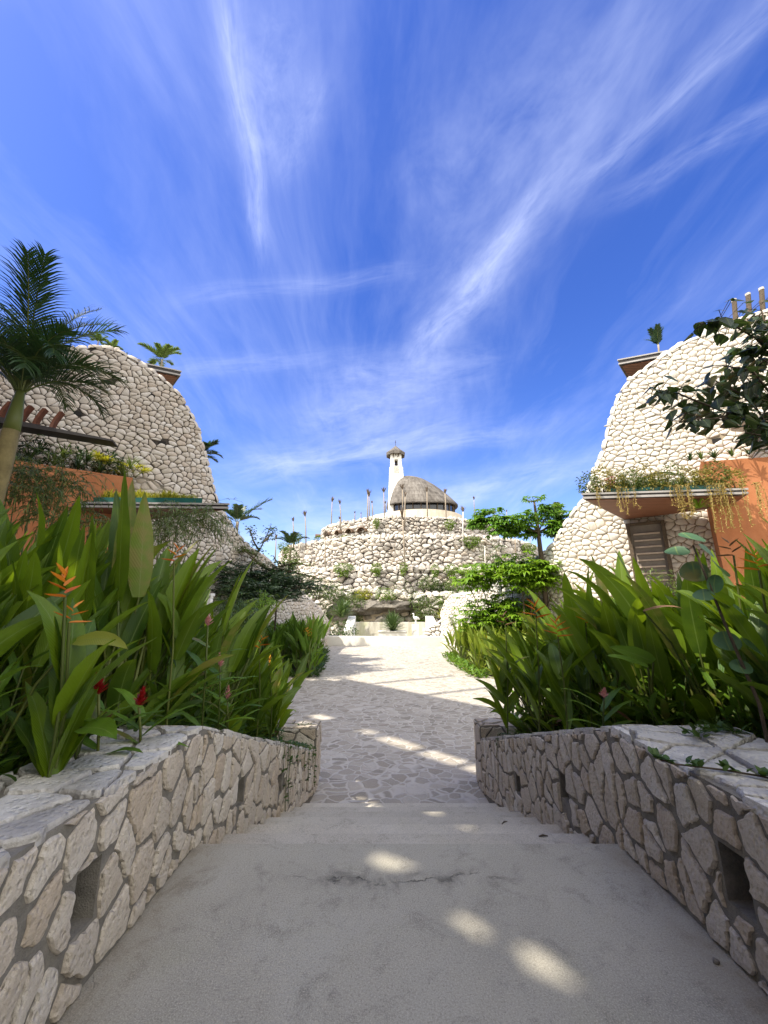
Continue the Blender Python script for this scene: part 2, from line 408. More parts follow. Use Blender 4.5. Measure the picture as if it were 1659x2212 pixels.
def mat_leaf(name, c_dark, c_light, trans, tcol, rough=.42, veins=False, spec=.4):
    m, t = new_mat(name)
    isl = t.new('ShaderNodeNewGeometry').outputs['Random Per Island']
    oi = t.new('ShaderNodeObjectInfo').outputs['Random']
    r = t.m('FRACT', t.m('ADD', isl, oi))
    col = t.ramp(r, [(0, c_dark), (1, c_light)])
    bump = None
    tc = c4(tcol)
    if veins:
        uv = t.new('ShaderNodeUVMap').outputs[0]
        s = t.new('ShaderNodeSeparateXYZ', {0: uv})
        ax = t.m('ABSOLUTE', t.m('SUBTRACT', s.outputs[0], .5))
        rib = t.new('ShaderNodeMapRange', {0: ax, 1: .012, 2: .035, 3: .75, 4: 0}).outputs[0]
        col = t.mix(rib, col, c4((.22, .30, .07)))
        ph = t.m('ADD', t.m('MULTIPLY', s.outputs[1], 150), t.m('MULTIPLY', ax, -55))
        bump = t.m('MULTIPLY', t.m('SINE', ph), .5)
        blot = t.noise(obj_vec(t), 5, 4)
        col = t.mix(t.new('ShaderNodeMapRange', {0: blot, 1: .5, 2: .72, 3: 0, 4: .35}).outputs[0], col, c4(tuple(x * 1.5 for x in c_light)))
        tip = t.new('ShaderNodeMapRange', {0: s.outputs[1], 1: .97, 2: 1.0, 3: 0, 4: .7}).outputs[0]
        old = t.m('GREATER_THAN', t.m('FRACT', t.m('MULTIPLY', r, 7.31)), .72)
        col = t.mix(t.m('MULTIPLY', tip, old), col, (.20, .12, .04, 1))
        sick = t.m('GREATER_THAN', t.m('FRACT', t.m('MULTIPLY', r, 13.7)), .93)
        col = t.mix(t.m('MULTIPLY', sick, t.new('ShaderNodeMapRange', {0: t.noise(obj_vec(t), 9, 4), 1: .4, 2: .6, 3: .15, 4: .9}).outputs[0]), col, (.24, .19, .05, 1))
    b = t.new('ShaderNodeBsdfPrincipled', {'Base Color': col, 'Roughness': rough, 'Specular IOR Level': spec})
    tr = t.new('ShaderNodeBsdfTranslucent', {'Color': t.mix(.5, col, tc)})
    if bump is not None:
        bn = t.new('ShaderNodeBump', {'Strength': .28, 'Distance': .004, 'Height': bump})
        t.set(b.inputs['Normal'], bn)
    mx = t.new('ShaderNodeMixShader', {0: trans, 1: b.outputs[0], 2: tr.outputs[0]})
    t.new('ShaderNodeOutputMaterial', {0: mx.outputs[0]})
    return m
M['heli'] = mat_leaf('heliconia_leaf', (.022, .066, .007), (.155, .245, .012), .42, (.40, .54, .015), .42, True, .45)
M['heli_y'] = mat_leaf('yellowing_leaf', (.16, .21, .025), (.30, .33, .045), .35, (.5, .5, .05), .42, True)
M['stalk'] = mat_leaf('green_stalk', (.07, .10, .02), (.13, .15, .03), .1, (.2, .25, .03), .5)
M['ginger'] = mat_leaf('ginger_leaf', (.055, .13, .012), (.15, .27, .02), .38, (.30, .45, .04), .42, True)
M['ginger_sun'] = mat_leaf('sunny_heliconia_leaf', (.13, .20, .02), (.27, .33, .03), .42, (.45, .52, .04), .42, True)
M['ledge'] = mat_leaf('ledge_bush_leaf', (.07, .13, .015), (.16, .24, .025), .35, (.3, .42, .04), .5)
M['cover'] = mat_leaf('ground_cover_leaf', (.025, .06, .012), (.07, .13, .02), .25, (.2, .32, .03), .5)
M['palm'] = mat_leaf('palm_leaflet', (.014, .035, .014), (.035, .075, .02), .2, (.12, .25, .03), .4)
M['palm_y'] = mat_leaf('pale_palm_leaflet', (.09, .15, .03), (.16, .24, .05), .3, (.3, .4, .06), .45)
M['dark_fol'] = mat_leaf('dark_feathery_leaf', (.010, .024, .012), (.025, .050, .018), .15, (.08, .15, .03), .5)
M['mid_fol'] = mat_leaf('olive_leaf', (.05, .085, .02), (.12, .16, .035), .3, (.25, .35, .05), .5)
M['bright_fol'] = mat_leaf('bright_green_leaf', (.11, .23, .014), (.23, .38, .03), .42, (.42, .60, .04), .42)
M['umb_fol'] = mat_leaf('umbrella_leaf', (.075, .19, .02), (.16, .31, .03), .4, (.3, .5, .04), .42)
M['yellow_fol'] = mat_leaf('yellow_green_leaf', (.20, .22, .015), (.36, .35, .03), .4, (.55, .5, .03), .45)
M['succ'] = mat_leaf('yellow_succulent', (.18, .16, .04), (.34, .29, .06), .3, (.4, .35, .06), .5)
M['vinegold'] = mat_leaf('golden_vine', (.30, .22, .07), (.50, .39, .13), .3, (.5, .4, .1), .6)
M['heart'] = mat_leaf('glossy_heart_leaf', (.013, .028, .012), (.035, .065, .018), .22, (.14, .22, .03), .32, True)
M['grape'] = mat_leaf('grey_green_round_leaf', (.06, .13, .06), (.11, .21, .09), .25, (.2, .38, .12), .45, True)
M['agave'] = mat_leaf('spiky_leaf', (.05, .09, .025), (.11, .17, .05), .2, (.2, .3, .06), .45)
M['orange'] = mat_leaf('orange_bract', (.55, .10, .01), (.75, .28, .02), .3, (.9, .3, .02), .45)
M['yellowflower'] = mat_leaf('yellow_orange_bract', (.75, .30, .02), (.85, .48, .04), .3, (.9, .45, .04), .45)
M['redflower'] = mat_leaf('red_ginger_bract', (.20, .005, .006), (.33, .012, .01), .2, (.5, .02, .01), .45)
M['pinkflower'] = mat_leaf('pink_ginger_bract', (.55, .22, .20), (.70, .38, .32), .25, (.8, .3, .25), .5)
M['brownleaf'] = mat_leaf('withered_leaf', (.14, .07, .035), (.25, .14, .07), .2, (.3, .15, .06), .6)

# ------------------------------------------------------------------ rubble masonry: irregular cells in a flat (u, v) layout
def clip_half(poly, nx, ny, d):
    out = []
    n = len(poly)
    for i in range(n):
        a = poly[i]; b = poly[(i + 1) % n]
        da = a[0] * nx + a[1] * ny - d; db = b[0] * nx + b[1] * ny - d
        if da <= 0: out.append(a)
        if (da < 0 < db) or (db < 0 < da):
            k = da / (da - db); out.append((a[0] + (b[0] - a[0]) * k, a[1] + (b[1] - a[1]) * k))
    return out
def clip_convex(poly, reg):
    """reg counter-clockwise"""
    n = len(reg)
    for i in range(n):
        a = reg[i]; b = reg[(i + 1) % n]
        nx, ny = (b[1] - a[1]), -(b[0] - a[0])
        poly = clip_half(poly, nx, ny, nx * a[0] + ny * a[1])
        if len(poly) < 3: return []
    return poly
def in_poly(p, poly):
    x, y = p; ins = False; j = len(poly) - 1
    for i in range(len(poly)):
        xi, yi = poly[i]; xj, yj = poly[j]
        if (yi > y) != (yj > y) and x < (xj - xi) * (y - yi) / (yj - yi) + xi: ins = not ins
        j = i
    return ins
def cells(u0, u1, v0, v1, cu, cv, rng, jit=.44, drop=.12, keep=None, shear=0.0):
    nu = max(1, int(math.ceil((u1 - u0) / cu))) + 2; nv = max(1, int(math.ceil((v1 - v0) / cv))) + 2
    g = {}
    for j in range(nv):
        for i in range(nu):
            if rng.random() < drop: continue
            g[(i, j)] = ((i - .5 + (.5 if j % 2 else 0) + rng.uniform(-jit, jit)) * cu + u0, (j - .5 + rng.uniform(-jit, jit)) * cv + v0)
    res = []
    for (i, j), s in g.items():
        if keep and not keep(s): continue
        poly = [(s[0] - 2.2 * cu, s[1] - 2.2 * cv), (s[0] + 2.2 * cu, s[1] - 2.2 * cv), (s[0] + 2.2 * cu, s[1] + 2.2 * cv), (s[0] - 2.2 * cu, s[1] + 2.2 * cv)]
        for dj in range(-2, 3):
            for di in range(-3, 4):
                q = g.get((i + di, j + dj))
                if q is None or (di == 0 and dj == 0): continue
                # bisector in the stretched metric
                ax = (q[0] - s[0]) / (cu * cu); ay = (q[1] - s[1]) / (cv * cv)
                d = ((q[0] ** 2 - s[0] ** 2) / (cu * cu) + (q[1] ** 2 - s[1] ** 2) / (cv * cv)) / 2
                poly = clip_half(poly, ax, ay, d)
                if len(poly) < 3: break
            if len(poly) < 3: break
        if len(poly) >= 3: res.append((s, poly))
    return res
def centroid(p): return (sum(q[0] for q in p) / len(p), sum(q[1] for q in p) / len(p))
def area(p): return abs(sum(p[i][0] * p[(i + 1) % len(p)][1] - p[(i + 1) % len(p)][0] * p[i][1] for i in range(len(p)))) / 2
def chaikin(p, k=.22):
    o = []
    for i in range(len(p)):
        a = p[i]; b = p[(i + 1) % len(p)]
        o.append((a[0] + (b[0] - a[0]) * k, a[1] + (b[1] - a[1]) * k)); o.append((b[0] + (a[0] - b[0]) * k, b[1] + (a[1] - b[1]) * k))
    return o
def subdiv(p, ml):
    o = []
    for i in range(len(p)):
        a = p[i]; b = p[(i + 1) % len(p)]
        n = max(1, int(math.dist(a, b) / ml))
        for k in range(n): o.append((a[0] + (b[0] - a[0]) * k / n, a[1] + (b[1] - a[1]) * k / n))
    return o
def ccw(p):
    s = sum(p[i][0] * p[(i + 1) % len(p)][1] - p[(i + 1) % len(p)][0] * p[i][1] for i in range(len(p)))
    return p if s > 0 else p[::-1]
def add_stone(mb, poly, fn, rng, gap, h, bulge, jit=0.0, rings=((1.0, -.6), (.97, .55), (.86, .95)), ml=None, round_=.2, tilt=.0, rough=0.0):
    poly = ccw(poly)
    c = centroid(poly)
    if ml: poly = subdiv(poly, ml)
    if round_: poly = chaikin(poly, round_)
    P = []
    for q in poly:
        d = math.dist(q, c)
        k = max(.3, 1 - gap / max(d, 1e-6))
        P.append((c[0] + (q[0] - c[0]) * k + rng.uniform(-jit, jit), c[1] + (q[1] - c[1]) * k + rng.uniform(-jit, jit)))
    tx, ty = rng.uniform(-tilt, tilt), rng.uniform(-tilt, tilt)
    hh = h * rng.uniform(.8, 1.2)
    R_ = []
    for sc, f in rings:
        ring = []
        for q in P:
            du, dv = (q[0] - c[0]) * sc, (q[1] - c[1]) * sc
            z = hh * f + ((du * tx + dv * ty) if f > 0 else 0) + (rng.uniform(-rough, rough) if f > .6 else 0)
            ring.append(mb.vert(fn(c[0] + du, c[1] + dv, z)))
        R_.append(ring)
    top = mb.vert(fn(c[0], c[1], hh + bulge))
    n = len(P)
    for a, b in zip(R_, R_[1:]):
        for i in range(n): mb.face([a[i], a[(i + 1) % n], b[(i + 1) % n], b[i]])
    for i in range(n): mb.face([R_[-1][i], R_[-1][(i + 1) % n], top])

# ------------------------------------------------------------------ ground, landing, stairs, plaza
PZ = -1.155          # plaza level, seven risers below the landing
def struct(o): o['kind'] = 'structure'; return o
g = MB(); n = 48
for i in range(n):
    a0, a1 = 2 * math.pi * i / n, 2 * math.pi * (i + 1) / n
    g.face([g.vert((0, 30, -1.45)), g.vert((1500 * math.cos(a0), 30 + 1500 * math.sin(a0), -1.45)), g.vert((1500 * math.cos(a1), 30 + 1500 * math.sin(a1), -1.45))])
struct(g.build('ground', M['ground']))

def lx(y):   # left parapet inner face
    return -1.23 if y < 2.97 else -1.23 + (y - 2.97) * (.20 / 3.5)
def rx(y):
    return 1.54 if y < 2.97 else 1.54 - (y - 2.97) * (.07 / 3.5)
lnd = MB()
N1, N2 = 26, 40
vid = [[lnd.vert((-1.4 + 3.1 * i / N1, -3 + 5.97 * j / N2, 0)) for i in range(N1 + 1)] for j in range(N2 + 1)]
for j in range(N2):
    for i in range(N1): lnd.face([vid[j][i], vid[j][i + 1], vid[j + 1][i + 1], vid[j + 1][i]])
e = vid[N2]
for i in range(N1):
    a, b = lnd.v[e[i]], lnd.v[e[i + 1]]
    lnd.face([e[i + 1], e[i], lnd.vert((a[0], a[1], -1.4)), lnd.vert((b[0], b[1], -1.4))])
struct(lnd.build('landing', M['concrete']))
st = MB()
for k in range(1, 7):
    y0 = 2.97 + .48 * (k - 1); y1 = y0 + .48
    nose = .022
    z = -.165 * k
    prof = [(y0 + .004, z), (y1 - nose, z), (y1, z - nose), (y1, -1.4), (y0 + .004, -1.4)]
    L = [st.vert((lx(p[0]) - .1, p[0], p[1])) for p in prof]; Rr = [st.vert((rx(p[0]) + .1, p[0], p[1])) for p in prof]
    for i in range(5): st.face([L[i], Rr[i], Rr[(i + 1) % 5], L[(i + 1) % 5]])
    st.face(L[::-1]); st.face(Rr)
struct(st.build('stairs', M['step']))

pz = MB()
xs = [-14, -9, -6, -4] + [-3 + .5 * i for i in range(15)] + [5, 7, 10, 14]
ys = [4.6 + .6 * i for i in range(42)]
ids = [[pz.vert((x, y, PZ + .012 * mnoise.noise((x * .8, y * .8, 0)))) for x in xs] for y in ys]
for j in range(len(ys) - 1):
    for i in range(len(xs) - 1): pz.face([ids[j][i], ids[j][i + 1], ids[j + 1][i + 1], ids[j + 1][i]])
struct(pz.build('plaza', M['paving'], smooth=True))

# ------------------------------------------------------------------ parapet walls beside the stairs
def parapet(side):
    left = side < 0
    rng = random.Random(11 if left else 23)
    xin = lx if left else rx
    TH_ = .60 if left else .78
    yc = 2.90
    y_end = 6.5
    z_end = -.60 if left else -.44
    slots = [1.92, 3.66, 4.75] if left else [2.02, 3.72, 4.9]
    def top(y): return .70 if y <= yc else .70 + (z_end - .70) * (y - yc) / (y_end - yc)
    def base(y): return -.02 if y < 2.97 else max(PZ, -.165 * math.ceil((y - 2.97) / .48 + 1e-6)) - .02
    root = thing('parapet_wall', ('cream rubble parapet wall left of the stairs, with a vine hanging over its lower end' if left else
                 'wide cream rubble parapet wall right of the stairs, a creeper stem across its cap'), 'wall')
    sg = -1 if left else 1
    # body, with three recesses through its inner face
    mb = MB()
    ycut = [-2.2, yc]
    rec = []
    for s in slots:
        w = .07
        zc = .345 if s < 2.9 else (top(s) + base(s)) / 2 - .02
        hh = .115 if s < 2.9 else .10
        rec.append((s - w, s + w, zc - hh, zc + hh)); ycut += [s - w, s + w]
    ycut = sorted(ycut + [y_end] + [2.2, 4.2, 5.6])
    def strip(y0, y1, zlo, zhi, d0, d1):
        # d: distance outwards from the inner face
        vs = []
        for y in (y0, y1):
            for d in (d0, d1):
                for f in (zlo, zhi):
                    z = f(y) if callable(f) else f
                    vs.append(mb.vert((xin(y) + sg * d, y, z)))
        a = vs
        for q in ((0, 1, 3, 2), (4, 6, 7, 5), (0, 4, 5, 1), (2, 3, 7, 6), (1, 5, 7, 3), (0, 2, 6, 4)): mb.face([a[k] for k in q])
    low = lambda y: -1.4
    for y0, y1 in zip(ycut, ycut[1:]):
        r = next((r for r in rec if abs(r[0] - y0) < 1e-6 and abs(r[1] - y1) < 1e-6), None)
        if r is None: strip(y0, y1, low, top, 0, TH_)
        else:
            strip(y0, y1, low, r[2], 0, TH_); strip(y0, y1, r[3], top, 0, TH_); strip(y0, y1, r[2], r[3], .26, TH_)
    mb.build('mortar_body', M['mortar'], root)
    # stones of the inner face; u = y, v = z
    mb = MB()
    def fn(u, v, h): return (xin(u) - sg * h, u, v)
    cu, cv = .135, .18
    cl = cells(-1.0, y_end, -1.3, .75, cu, cv, rng, .46, .2)
    rA = [(-1.0, .0), (yc, .0), (yc, .70), (-1.0, .70)]
    regs = [ccw(rA), ccw([(yc, -.02), (4.41, -.66), (y_end, PZ), (y_end, top(y_end)), (yc, .70)])]
    for s, poly in cl:
        # a slanting, tall habit
        poly = [(p[0] + .08 * (p[1] - s[1]), p[1]) for p in poly]
        for rg in regs:
            q = clip_convex(poly, rg)
            if len(q) < 3 or area(q) < .004: continue
            c = centroid(q)
            for r in rec:
                if min(p[0] for p in q) > r[1] or max(p[0] for p in q) < r[0] or min(p[1] for p in q) > r[3] or max(p[1] for p in q) < r[2]: continue
                q = max((clip_half(q, 1, 0, r[0] - .004), clip_half(q, -1, 0, -r[1] - .004), clip_half(q, 0, 1, r[2] - .004), clip_half(q, 0, -1, -r[3] - .004)), key=lambda k: area(k) if len(k) > 2 else 0)
                if len(q) < 3: q = None; break
            if q and area(q) > .003:
                add_stone(mb, q, fn, rng, rng.uniform(.009, .026), .016, .004, .006, ((1.0, -1.0), (.98, .4), (.90, 1.0)), .045, .2, .07, .0012)
    mb.build('facing_stones', M['travertine'], root)
    # cap stones; u = distance outwards, v = y
    mb = MB()
    def fc(u, v, h): return (xin(v) + sg * u, v, top(v) + h)
    for s, poly in cells(-.1, TH_ + .1, -1.4, y_end, .25, .21, rng, .46, .15):
        for rg in (ccw([(-.012, -1.4), (TH_ + .02, -1.4), (TH_ + .02, yc), (-.012, yc)]), ccw([(-.012, yc), (TH_ + .02, yc), (TH_ + .02, y_end), (-.012, y_end)])):
            q = clip_convex(poly, rg)
            if len(q) >= 3 and area(q) > .006:
                add_stone(mb, q, fc, rng, rng.uniform(.010, .022), .022, .004, .005, ((1.0, -1.0), (.99, .45), (.94, 1.0)), .05, .16, .04, .001)
    mb.build('cap_stones', M['cap'], root)
    # cross wall at the foot of the stairs, reaching away behind the bed
    mb = MB(); x0 = xin(y_end); x1 = x0 + sg * 2.1
    zt = -.29 if left else -.26
    mb.box((min(x0, x1), y_end, -1.4), (max(x0, x1), y_end + .42, zt))
    ep = mb.build('end_wall', M['mortar'], root)
    mb = MB()
    for s, poly in cells(-.1, 2.2, -1.2, -.2, .22, .2, rng, .44, .15):
        q = clip_convex(poly, ccw([(0, PZ), (2.1, PZ), (2.1, zt), (0, zt)]))
        if len(q) >= 3 and area(q) > .004: add_stone(mb, q, lambda u, v, h: (x0 + sg * u, y_end - h, v), rng, .014, .014, .003, .004, ((1.0, -1.0), (.985, .4), (.93, 1.0)), .05, .16, .05, .001)
    for s, poly in cells(-.1, .6, -1.2, -.2, .2, .22, rng, .44, .1):
        q = clip_convex(poly, ccw([(0, PZ), (.42, PZ), (.42, zt), (0, zt)]))
        if len(q) >= 3 and area(q) > .004: add_stone(mb, q, lambda u, v, h: (x0 - sg * h, y_end + u, v), rng, .014, .014, .003, .004, ((1.0, -1.0), (.985, .4), (.93, 1.0)), .05, .16, .05, .001)
    for s, poly in cells(-.1, 2.2, -.1, .6, .3, .24, rng, .44, .1):
        q = clip_convex(poly, ccw([(0, 0), (2.1, 0), (2.1, .42), (0, .42)]))
        if len(q) >= 3 and area(q) > .004: add_stone(mb, q, lambda u, v, h: (x0 + sg * u, y_end + v, zt + h), rng, .014, .02, .003, .004, ((1.0, -1.0), (.985, .4), (.93, 1.0)), .05, .16, .05, .001)
    mb.build('facing_stones', M['travertine'], ep)
    return root
parapet(-1); parapet(1)

# soil of the front beds
def bed_z(y):
    if y < 2.9: return .56
    return .56 + (y - 2.9) / 3.6 * (-.50 - .56) if y < 6.5 else -.5
def soil_bed(x0, x1, y0, y1, zf, name='soil_bed'):
    mb = MB(); nx, ny = 12, 16
    vv = [[mb.vert((x0 + (x1 - x0) * i / nx, y0 + (y1 - y0) * j / ny, zf(y0 + (y1 - y0) * j / ny) + .05 * mnoise.noise((i * .9, j * .9, x0)))) for i in range(nx + 1)] for j in range(ny + 1)]
    for j in range(ny):
        for i in range(nx): mb.face([vv[j][i], vv[j][i + 1], vv[j + 1][i + 1], vv[j + 1][i]])
    struct(mb.build(name, M['soil'], smooth=True))
soil_bed(-7.5, -1.45, -2.2, 6.7, bed_z)
soil_bed(1.9, 7.5, -2.2, 6.7, bed_z)

# ------------------------------------------------------------------ curved stone buildings
def catmull(pts, k=8):
    out = []
    P = [Vector(p) for p in pts]; P = [2 * P[0] - P[1]] + P + [2 * P[-1] - P[-2]]
    for i in range(1, len(P) - 2):
        for j in range(k):
            t = j / k; a, b, c, d = P[i - 1], P[i], P[i + 1], P[i + 2]
            out.append(.5 * ((2 * b) + (c - a) * t + (2 * a - 5 * b + 4 * c - d) * t * t + (3 * b - a - 3 * c + d) * t ** 3))
    out.append(P[-2]); return out

class Path:
    def __init__(s, pts):
        s.p = catmull([(x, y) for x, y in pts]); s.s = [0]
        for a, b in zip(s.p, s.p[1:]): s.s.append(s.s[-1] + (b - a).length)
        s.L = s.s[-1]
    def at(s, u):
        u0 = u
        u = min(max(u, 0), s.L)
        i = min(int(np.searchsorted(s.s, u, side='right')) - 1, len(s.p) - 2)
        a, b = s.p[i], s.p[i + 1]; t = (b - a).normalized()
        p = a + t * (u0 - s.s[i]); return p, t
    def hit(s, px, py):
        d = ray(px, py)
        for i, (a, b) in enumerate(zip(s.p, s.p[1:])):
            e = b - a; den = d.x * e.y - d.y * e.x
            if abs(den) < 1e-9: continue
            t = (a.x * e.y - a.y * e.x) / den; k = (a.x * d.y - a.y * d.x) / den
            if -1e-6 <= k <= 1 + 1e-6 and t > 0: return (s.s[i] + k * (s.s[i + 1] - s.s[i]), EYE.z + d.z * t)
        return None

def stone_shell(root, path, outline_px, side, mat, rng, holes=(), zlow=-1.4, size=(.24, .19), near_u=0.0, arch=None, jmat='joint'):
    """curved rubble facade bounded by a swelling outline, with a thick core behind it"""
    out = [path.hit(*p) for p in outline_px]; out = [o for o in out if o]
    poly = [(out[0][0], zlow)] + out + [(out[-1][0], zlow)]
    sg = side
    def fn(u, v, h):
        p, t = path.at(u); nrm = Vector((t.y, -t.x)) if sg < 0 else Vector((-t.y, t.x))
        return (p.x + nrm.x * h, p.y + nrm.y * h, v)
    # core: strips between path samples, top following the outline
    def top(u):
        best = zlow
        for (a, b) in zip(out, out[1:]):
            lo, hi = min(a[0], b[0]), max(a[0], b[0])
            if lo <= u <= hi and hi > lo: best = max(best, a[1] + (b[1] - a[1]) * (u - a[0]) / (b[0] - a[0]))
        return best
    mb = MB(); K = 120; prev = None
    umax = max(o[0] for o in out); umin = out[0][0]
    for i in range(K + 1):
        u = umin + (umax - umin - .02) * i / K
        z = max(zlow + .02, top(u) - .10)
        cur = [mb.vert(fn(u, zlow, 0)), mb.vert(fn(u, z, 0)), mb.vert(fn(u, z - .05, -.9)), mb.vert(fn(u, zlow, -.9))]
        if prev:
            for a in range(4): mb.face([prev[a], cur[a], cur[(a + 1) % 4], prev[(a + 1) % 4]])
        else: mb.face(cur)
        prev = cur
    mb.face(prev[::-1])
    core = mb.build('wall_core', M[jmat], root)
    mb = MB()
    u0, u1 = min(p[0] for p in poly), max(p[0] for p in poly); v1 = max(p[1] for p in poly)
    hs = [path.hit(*h) for h in holes]
    for s, q in cells(u0, u1, zlow, v1 + .3, size[0], size[1], rng, .47, .2, keep=lambda s: in_poly(s, poly)):
        c = centroid(q)
        if any(h and abs(h[0] - c[0]) < .17 and abs(h[1] - c[1]) < .12 for h in hs): continue
        if arch and ((c[0] - arch[0]) / arch[2]) ** 2 + ((c[1] - arch[1]) / arch[3]) ** 2 < 1: continue
        if c[1] > top(c[0]) - .05: q = [(a, min(b, top(a) + .04)) for a, b in q]
        if area(q) < .008: continue
        add_stone(mb, q, fn, rng, .008, .044, .014, .008, ((1.0, -.6), (.95, .6), (.78, 1.0)), None, .18, .2)
    # stones capping the rim
    for a, b in zip(out, out[1:]):
        ln = math.dist(a, b); k = max(1, int(ln / .38))
        for i in range(k):
            t0 = (i + .5) / k; cu_, cv_ = a[0] + (b[0] - a[0]) * t0, a[1] + (b[1] - a[1]) * t0
            du, dv = (b[0] - a[0]) / ln, (b[1] - a[1]) / ln
            if dv * 0 + abs(du) < 1e-6 and abs(dv) < 1e-6: continue
            for dep in (.12, .45, .78):
                # lies on the rim: local axes along the rim and backwards
                hw = ln / k * .48 * rng.uniform(.85, 1.1); dw = .15
                nz = (-dv, du) if du > 0 or True else (dv, -du)
                def fr(x, y, h, cu_=cu_, cv_=cv_, dep=dep):
                    uu = cu_ + du * x - dv * (h) * (1 if du >= 0 else -1); vv = cv_ + dv * x + abs(du) * h
                    return fn(uu, vv - .08, -dep + y + .05)
                pl = [(-hw, -dw), (hw, -dw), (hw * 1.05, dw), (-hw, dw)]
                add_stone(mb, pl, fr, rng, .01, .09, .03, .02, ((1.0, -.6), (.95, .6), (.7, 1.0)), None, .22)
    mb.build('stone_cladding', mat, root, smooth=True)
    # openings
    for h in hs:
        if not h: continue
        w = MB(); w.obox(fn(h[0], h[1], .005), Vector((*(path.at(h[0])[1] * .13), 0)), Vector(fn(h[0], h[1], .02)) - Vector(fn(h[0], h[1], 0)), (0, 0, .085))
        w.build('weep_hole', M['dark'], root)
    return fn, top

def slab(root, name, poly, z0, z1, mats_):
    """roof slab: soffit, edge channel and top"""
    mb = MB(); mb.prism(poly, z0, z1); s = mb.build(name, mats_[1], root)
    c = centroid(poly); mb = MB()
    inner = [(c[0] + (p[0] - c[0]) * .965, c[1] + (p[1] - c[1]) * .965) for p in poly]
    mb.prism(inner, z0 - .035, z0 - .004); mb.build('soffit', mats_[0], s)
    mb = MB()
    n = len(poly)
    for i in range(n):
        a = Vector(poly[i]); b = Vector(poly[(i + 1) % n]); d = (b - a); L = d.length; d.normalize(); nn = Vector((d.y, -d.x))
        if nn.dot((a + b) / 2 - Vector(c)) < 0: nn = -nn
        for zz, hh, pr in ((z0 + (z1 - z0) * .22, .035, .022), (z1 - .03, .03, .035)):
            m = (a + b) / 2 + nn * (pr / 2 + .003)
            mb.obox((m.x, m.y, zz), (d.x * (L / 2 + pr), d.y * (L / 2 + pr), 0), (nn.x * pr / 2, nn.y * pr / 2, 0), (0, 0, hh))
    mb.build('edge_channel', M['lightsteel'], s)
    return s

# ---- left building
LP = Path([(-24, 6.2), (-20, 8.6), (-13.1, 12.8), (-9.5, 14.95), (-7.9, 16.4), (-6.9, 18.5), (-6.0, 21.5), (-5.2, 25), (-4.1, 30.5)])
OUT_L = [(-420, 900), (-250, 830), (-120, 795), (0, 772), (110, 753), (215, 745), (250, 752), (300, 778), (340, 805), (390, 852), (420, 905), (435, 950), (450, 1005), (463, 1059), (471, 1084), (490, 1117), (514, 1153), (541, 1180), (575, 1203), (617, 1244), (660, 1285), (692, 1315), (713, 1346), (718, 1352)]
lb = thing('stone_building', 'shaded building with a bell-shaped rubble stone front beside the left flower bed', 'building')
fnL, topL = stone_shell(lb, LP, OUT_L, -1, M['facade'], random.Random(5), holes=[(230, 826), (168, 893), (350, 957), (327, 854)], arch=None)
slab(lb, 'roof_overhang', [(-9.77, 16.3), (-14, 14.4), (-17, 18), (-12.2, 18.9)], 12.25, 12.55, (M['wood'], M['steel']))
# terracotta terrace wall
tw = MB(); tw.prism([(-9.36, 13.6), (-10.3, 14.7), (-19.2, 9.0), (-18.3, 7.9)][::-1], -1.4, 6.20)
tw.build('terrace_wall', M['stucco_l'], lb)
cn = slab(lb, 'entrance_canopy', [(-5.35, 12.75), (-9.75, 14.7), (-11.3, 13.2), (-10.35, 12.55)][::-1], 4.78, 4.98, (M['wood'], M['steel']))
tr = MB(); tr.prism([(-6.3, 12.85), (-9.8, 14.3), (-10.0, 12.75)], 4.984, 5.2); tr.build('planter_tray', M['teal'], cn)
# pergola: dark beam and curved rusty blades
pg = MB()
a = Vector((-15.5, 10.9, 7.75)); b = Vector((-9.75, 12.95, 7.28))
d = (b - a).normalized(); sd = Vector((-d.y, d.x, 0)).normalized()
def beam(mb, a, b, w, h0, h1):
    d = (b - a).normalized(); s = Vector((-d.y, d.x, 0)).normalized()
    q = [a + s * w - Vector((0, 0, h0)), a - s * w - Vector((0, 0, h0)), a - s * w + Vector((0, 0, h0)), a + s * w + Vector((0, 0, h0)),
         b + s * w - Vector((0, 0, h1)), b - s * w - Vector((0, 0, h1)), b - s * w + Vector((0, 0, h1)), b + s * w + Vector((0, 0, h1))]
    i = [mb.vert(p) for p in q]
    for f in ((0, 1, 2, 3), (7, 6, 5, 4), (0, 4, 5, 1), (1, 5, 6, 2), (2, 6, 7, 3), (3, 7, 4, 0)): mb.face([i[k] for k in f])
beam(pg, a, b, .30, .16, .03)
pb = pg.build('pergola_beam', M['steel'], lb)
for px in (-40, -15, 8, 42, 66, 95):
    p = atY(px, 922, 12.0); k = (p.x - a.x) / (b.x - a.x); p = a + (b - a) * k
    f = MB(); pts = [(0, .1), (.10, .35), (.24, .55), (.46, .80), (.62, .88)]
    prv = None
    for j in range(7):
        t = j / 6
        c0 = p + Vector((.20 * t ** 2, .05 * t, .10 + .66 * t)); w = .045
        ring = [f.vert(c0 + sd * s * .12 + d * q * w) for s, q in ((-1, -1), (1, -1), (1, 1), (-1, 1))]
        if prv:
            for q in range(4): f.face([prv[q], prv[(q + 1) % 4], ring[(q + 1) % 4], ring[q]])
        else: f.face(ring[::-1])
        prv = ring
    f.face(prv); f.build('curved_fin', M['rust'], pb)
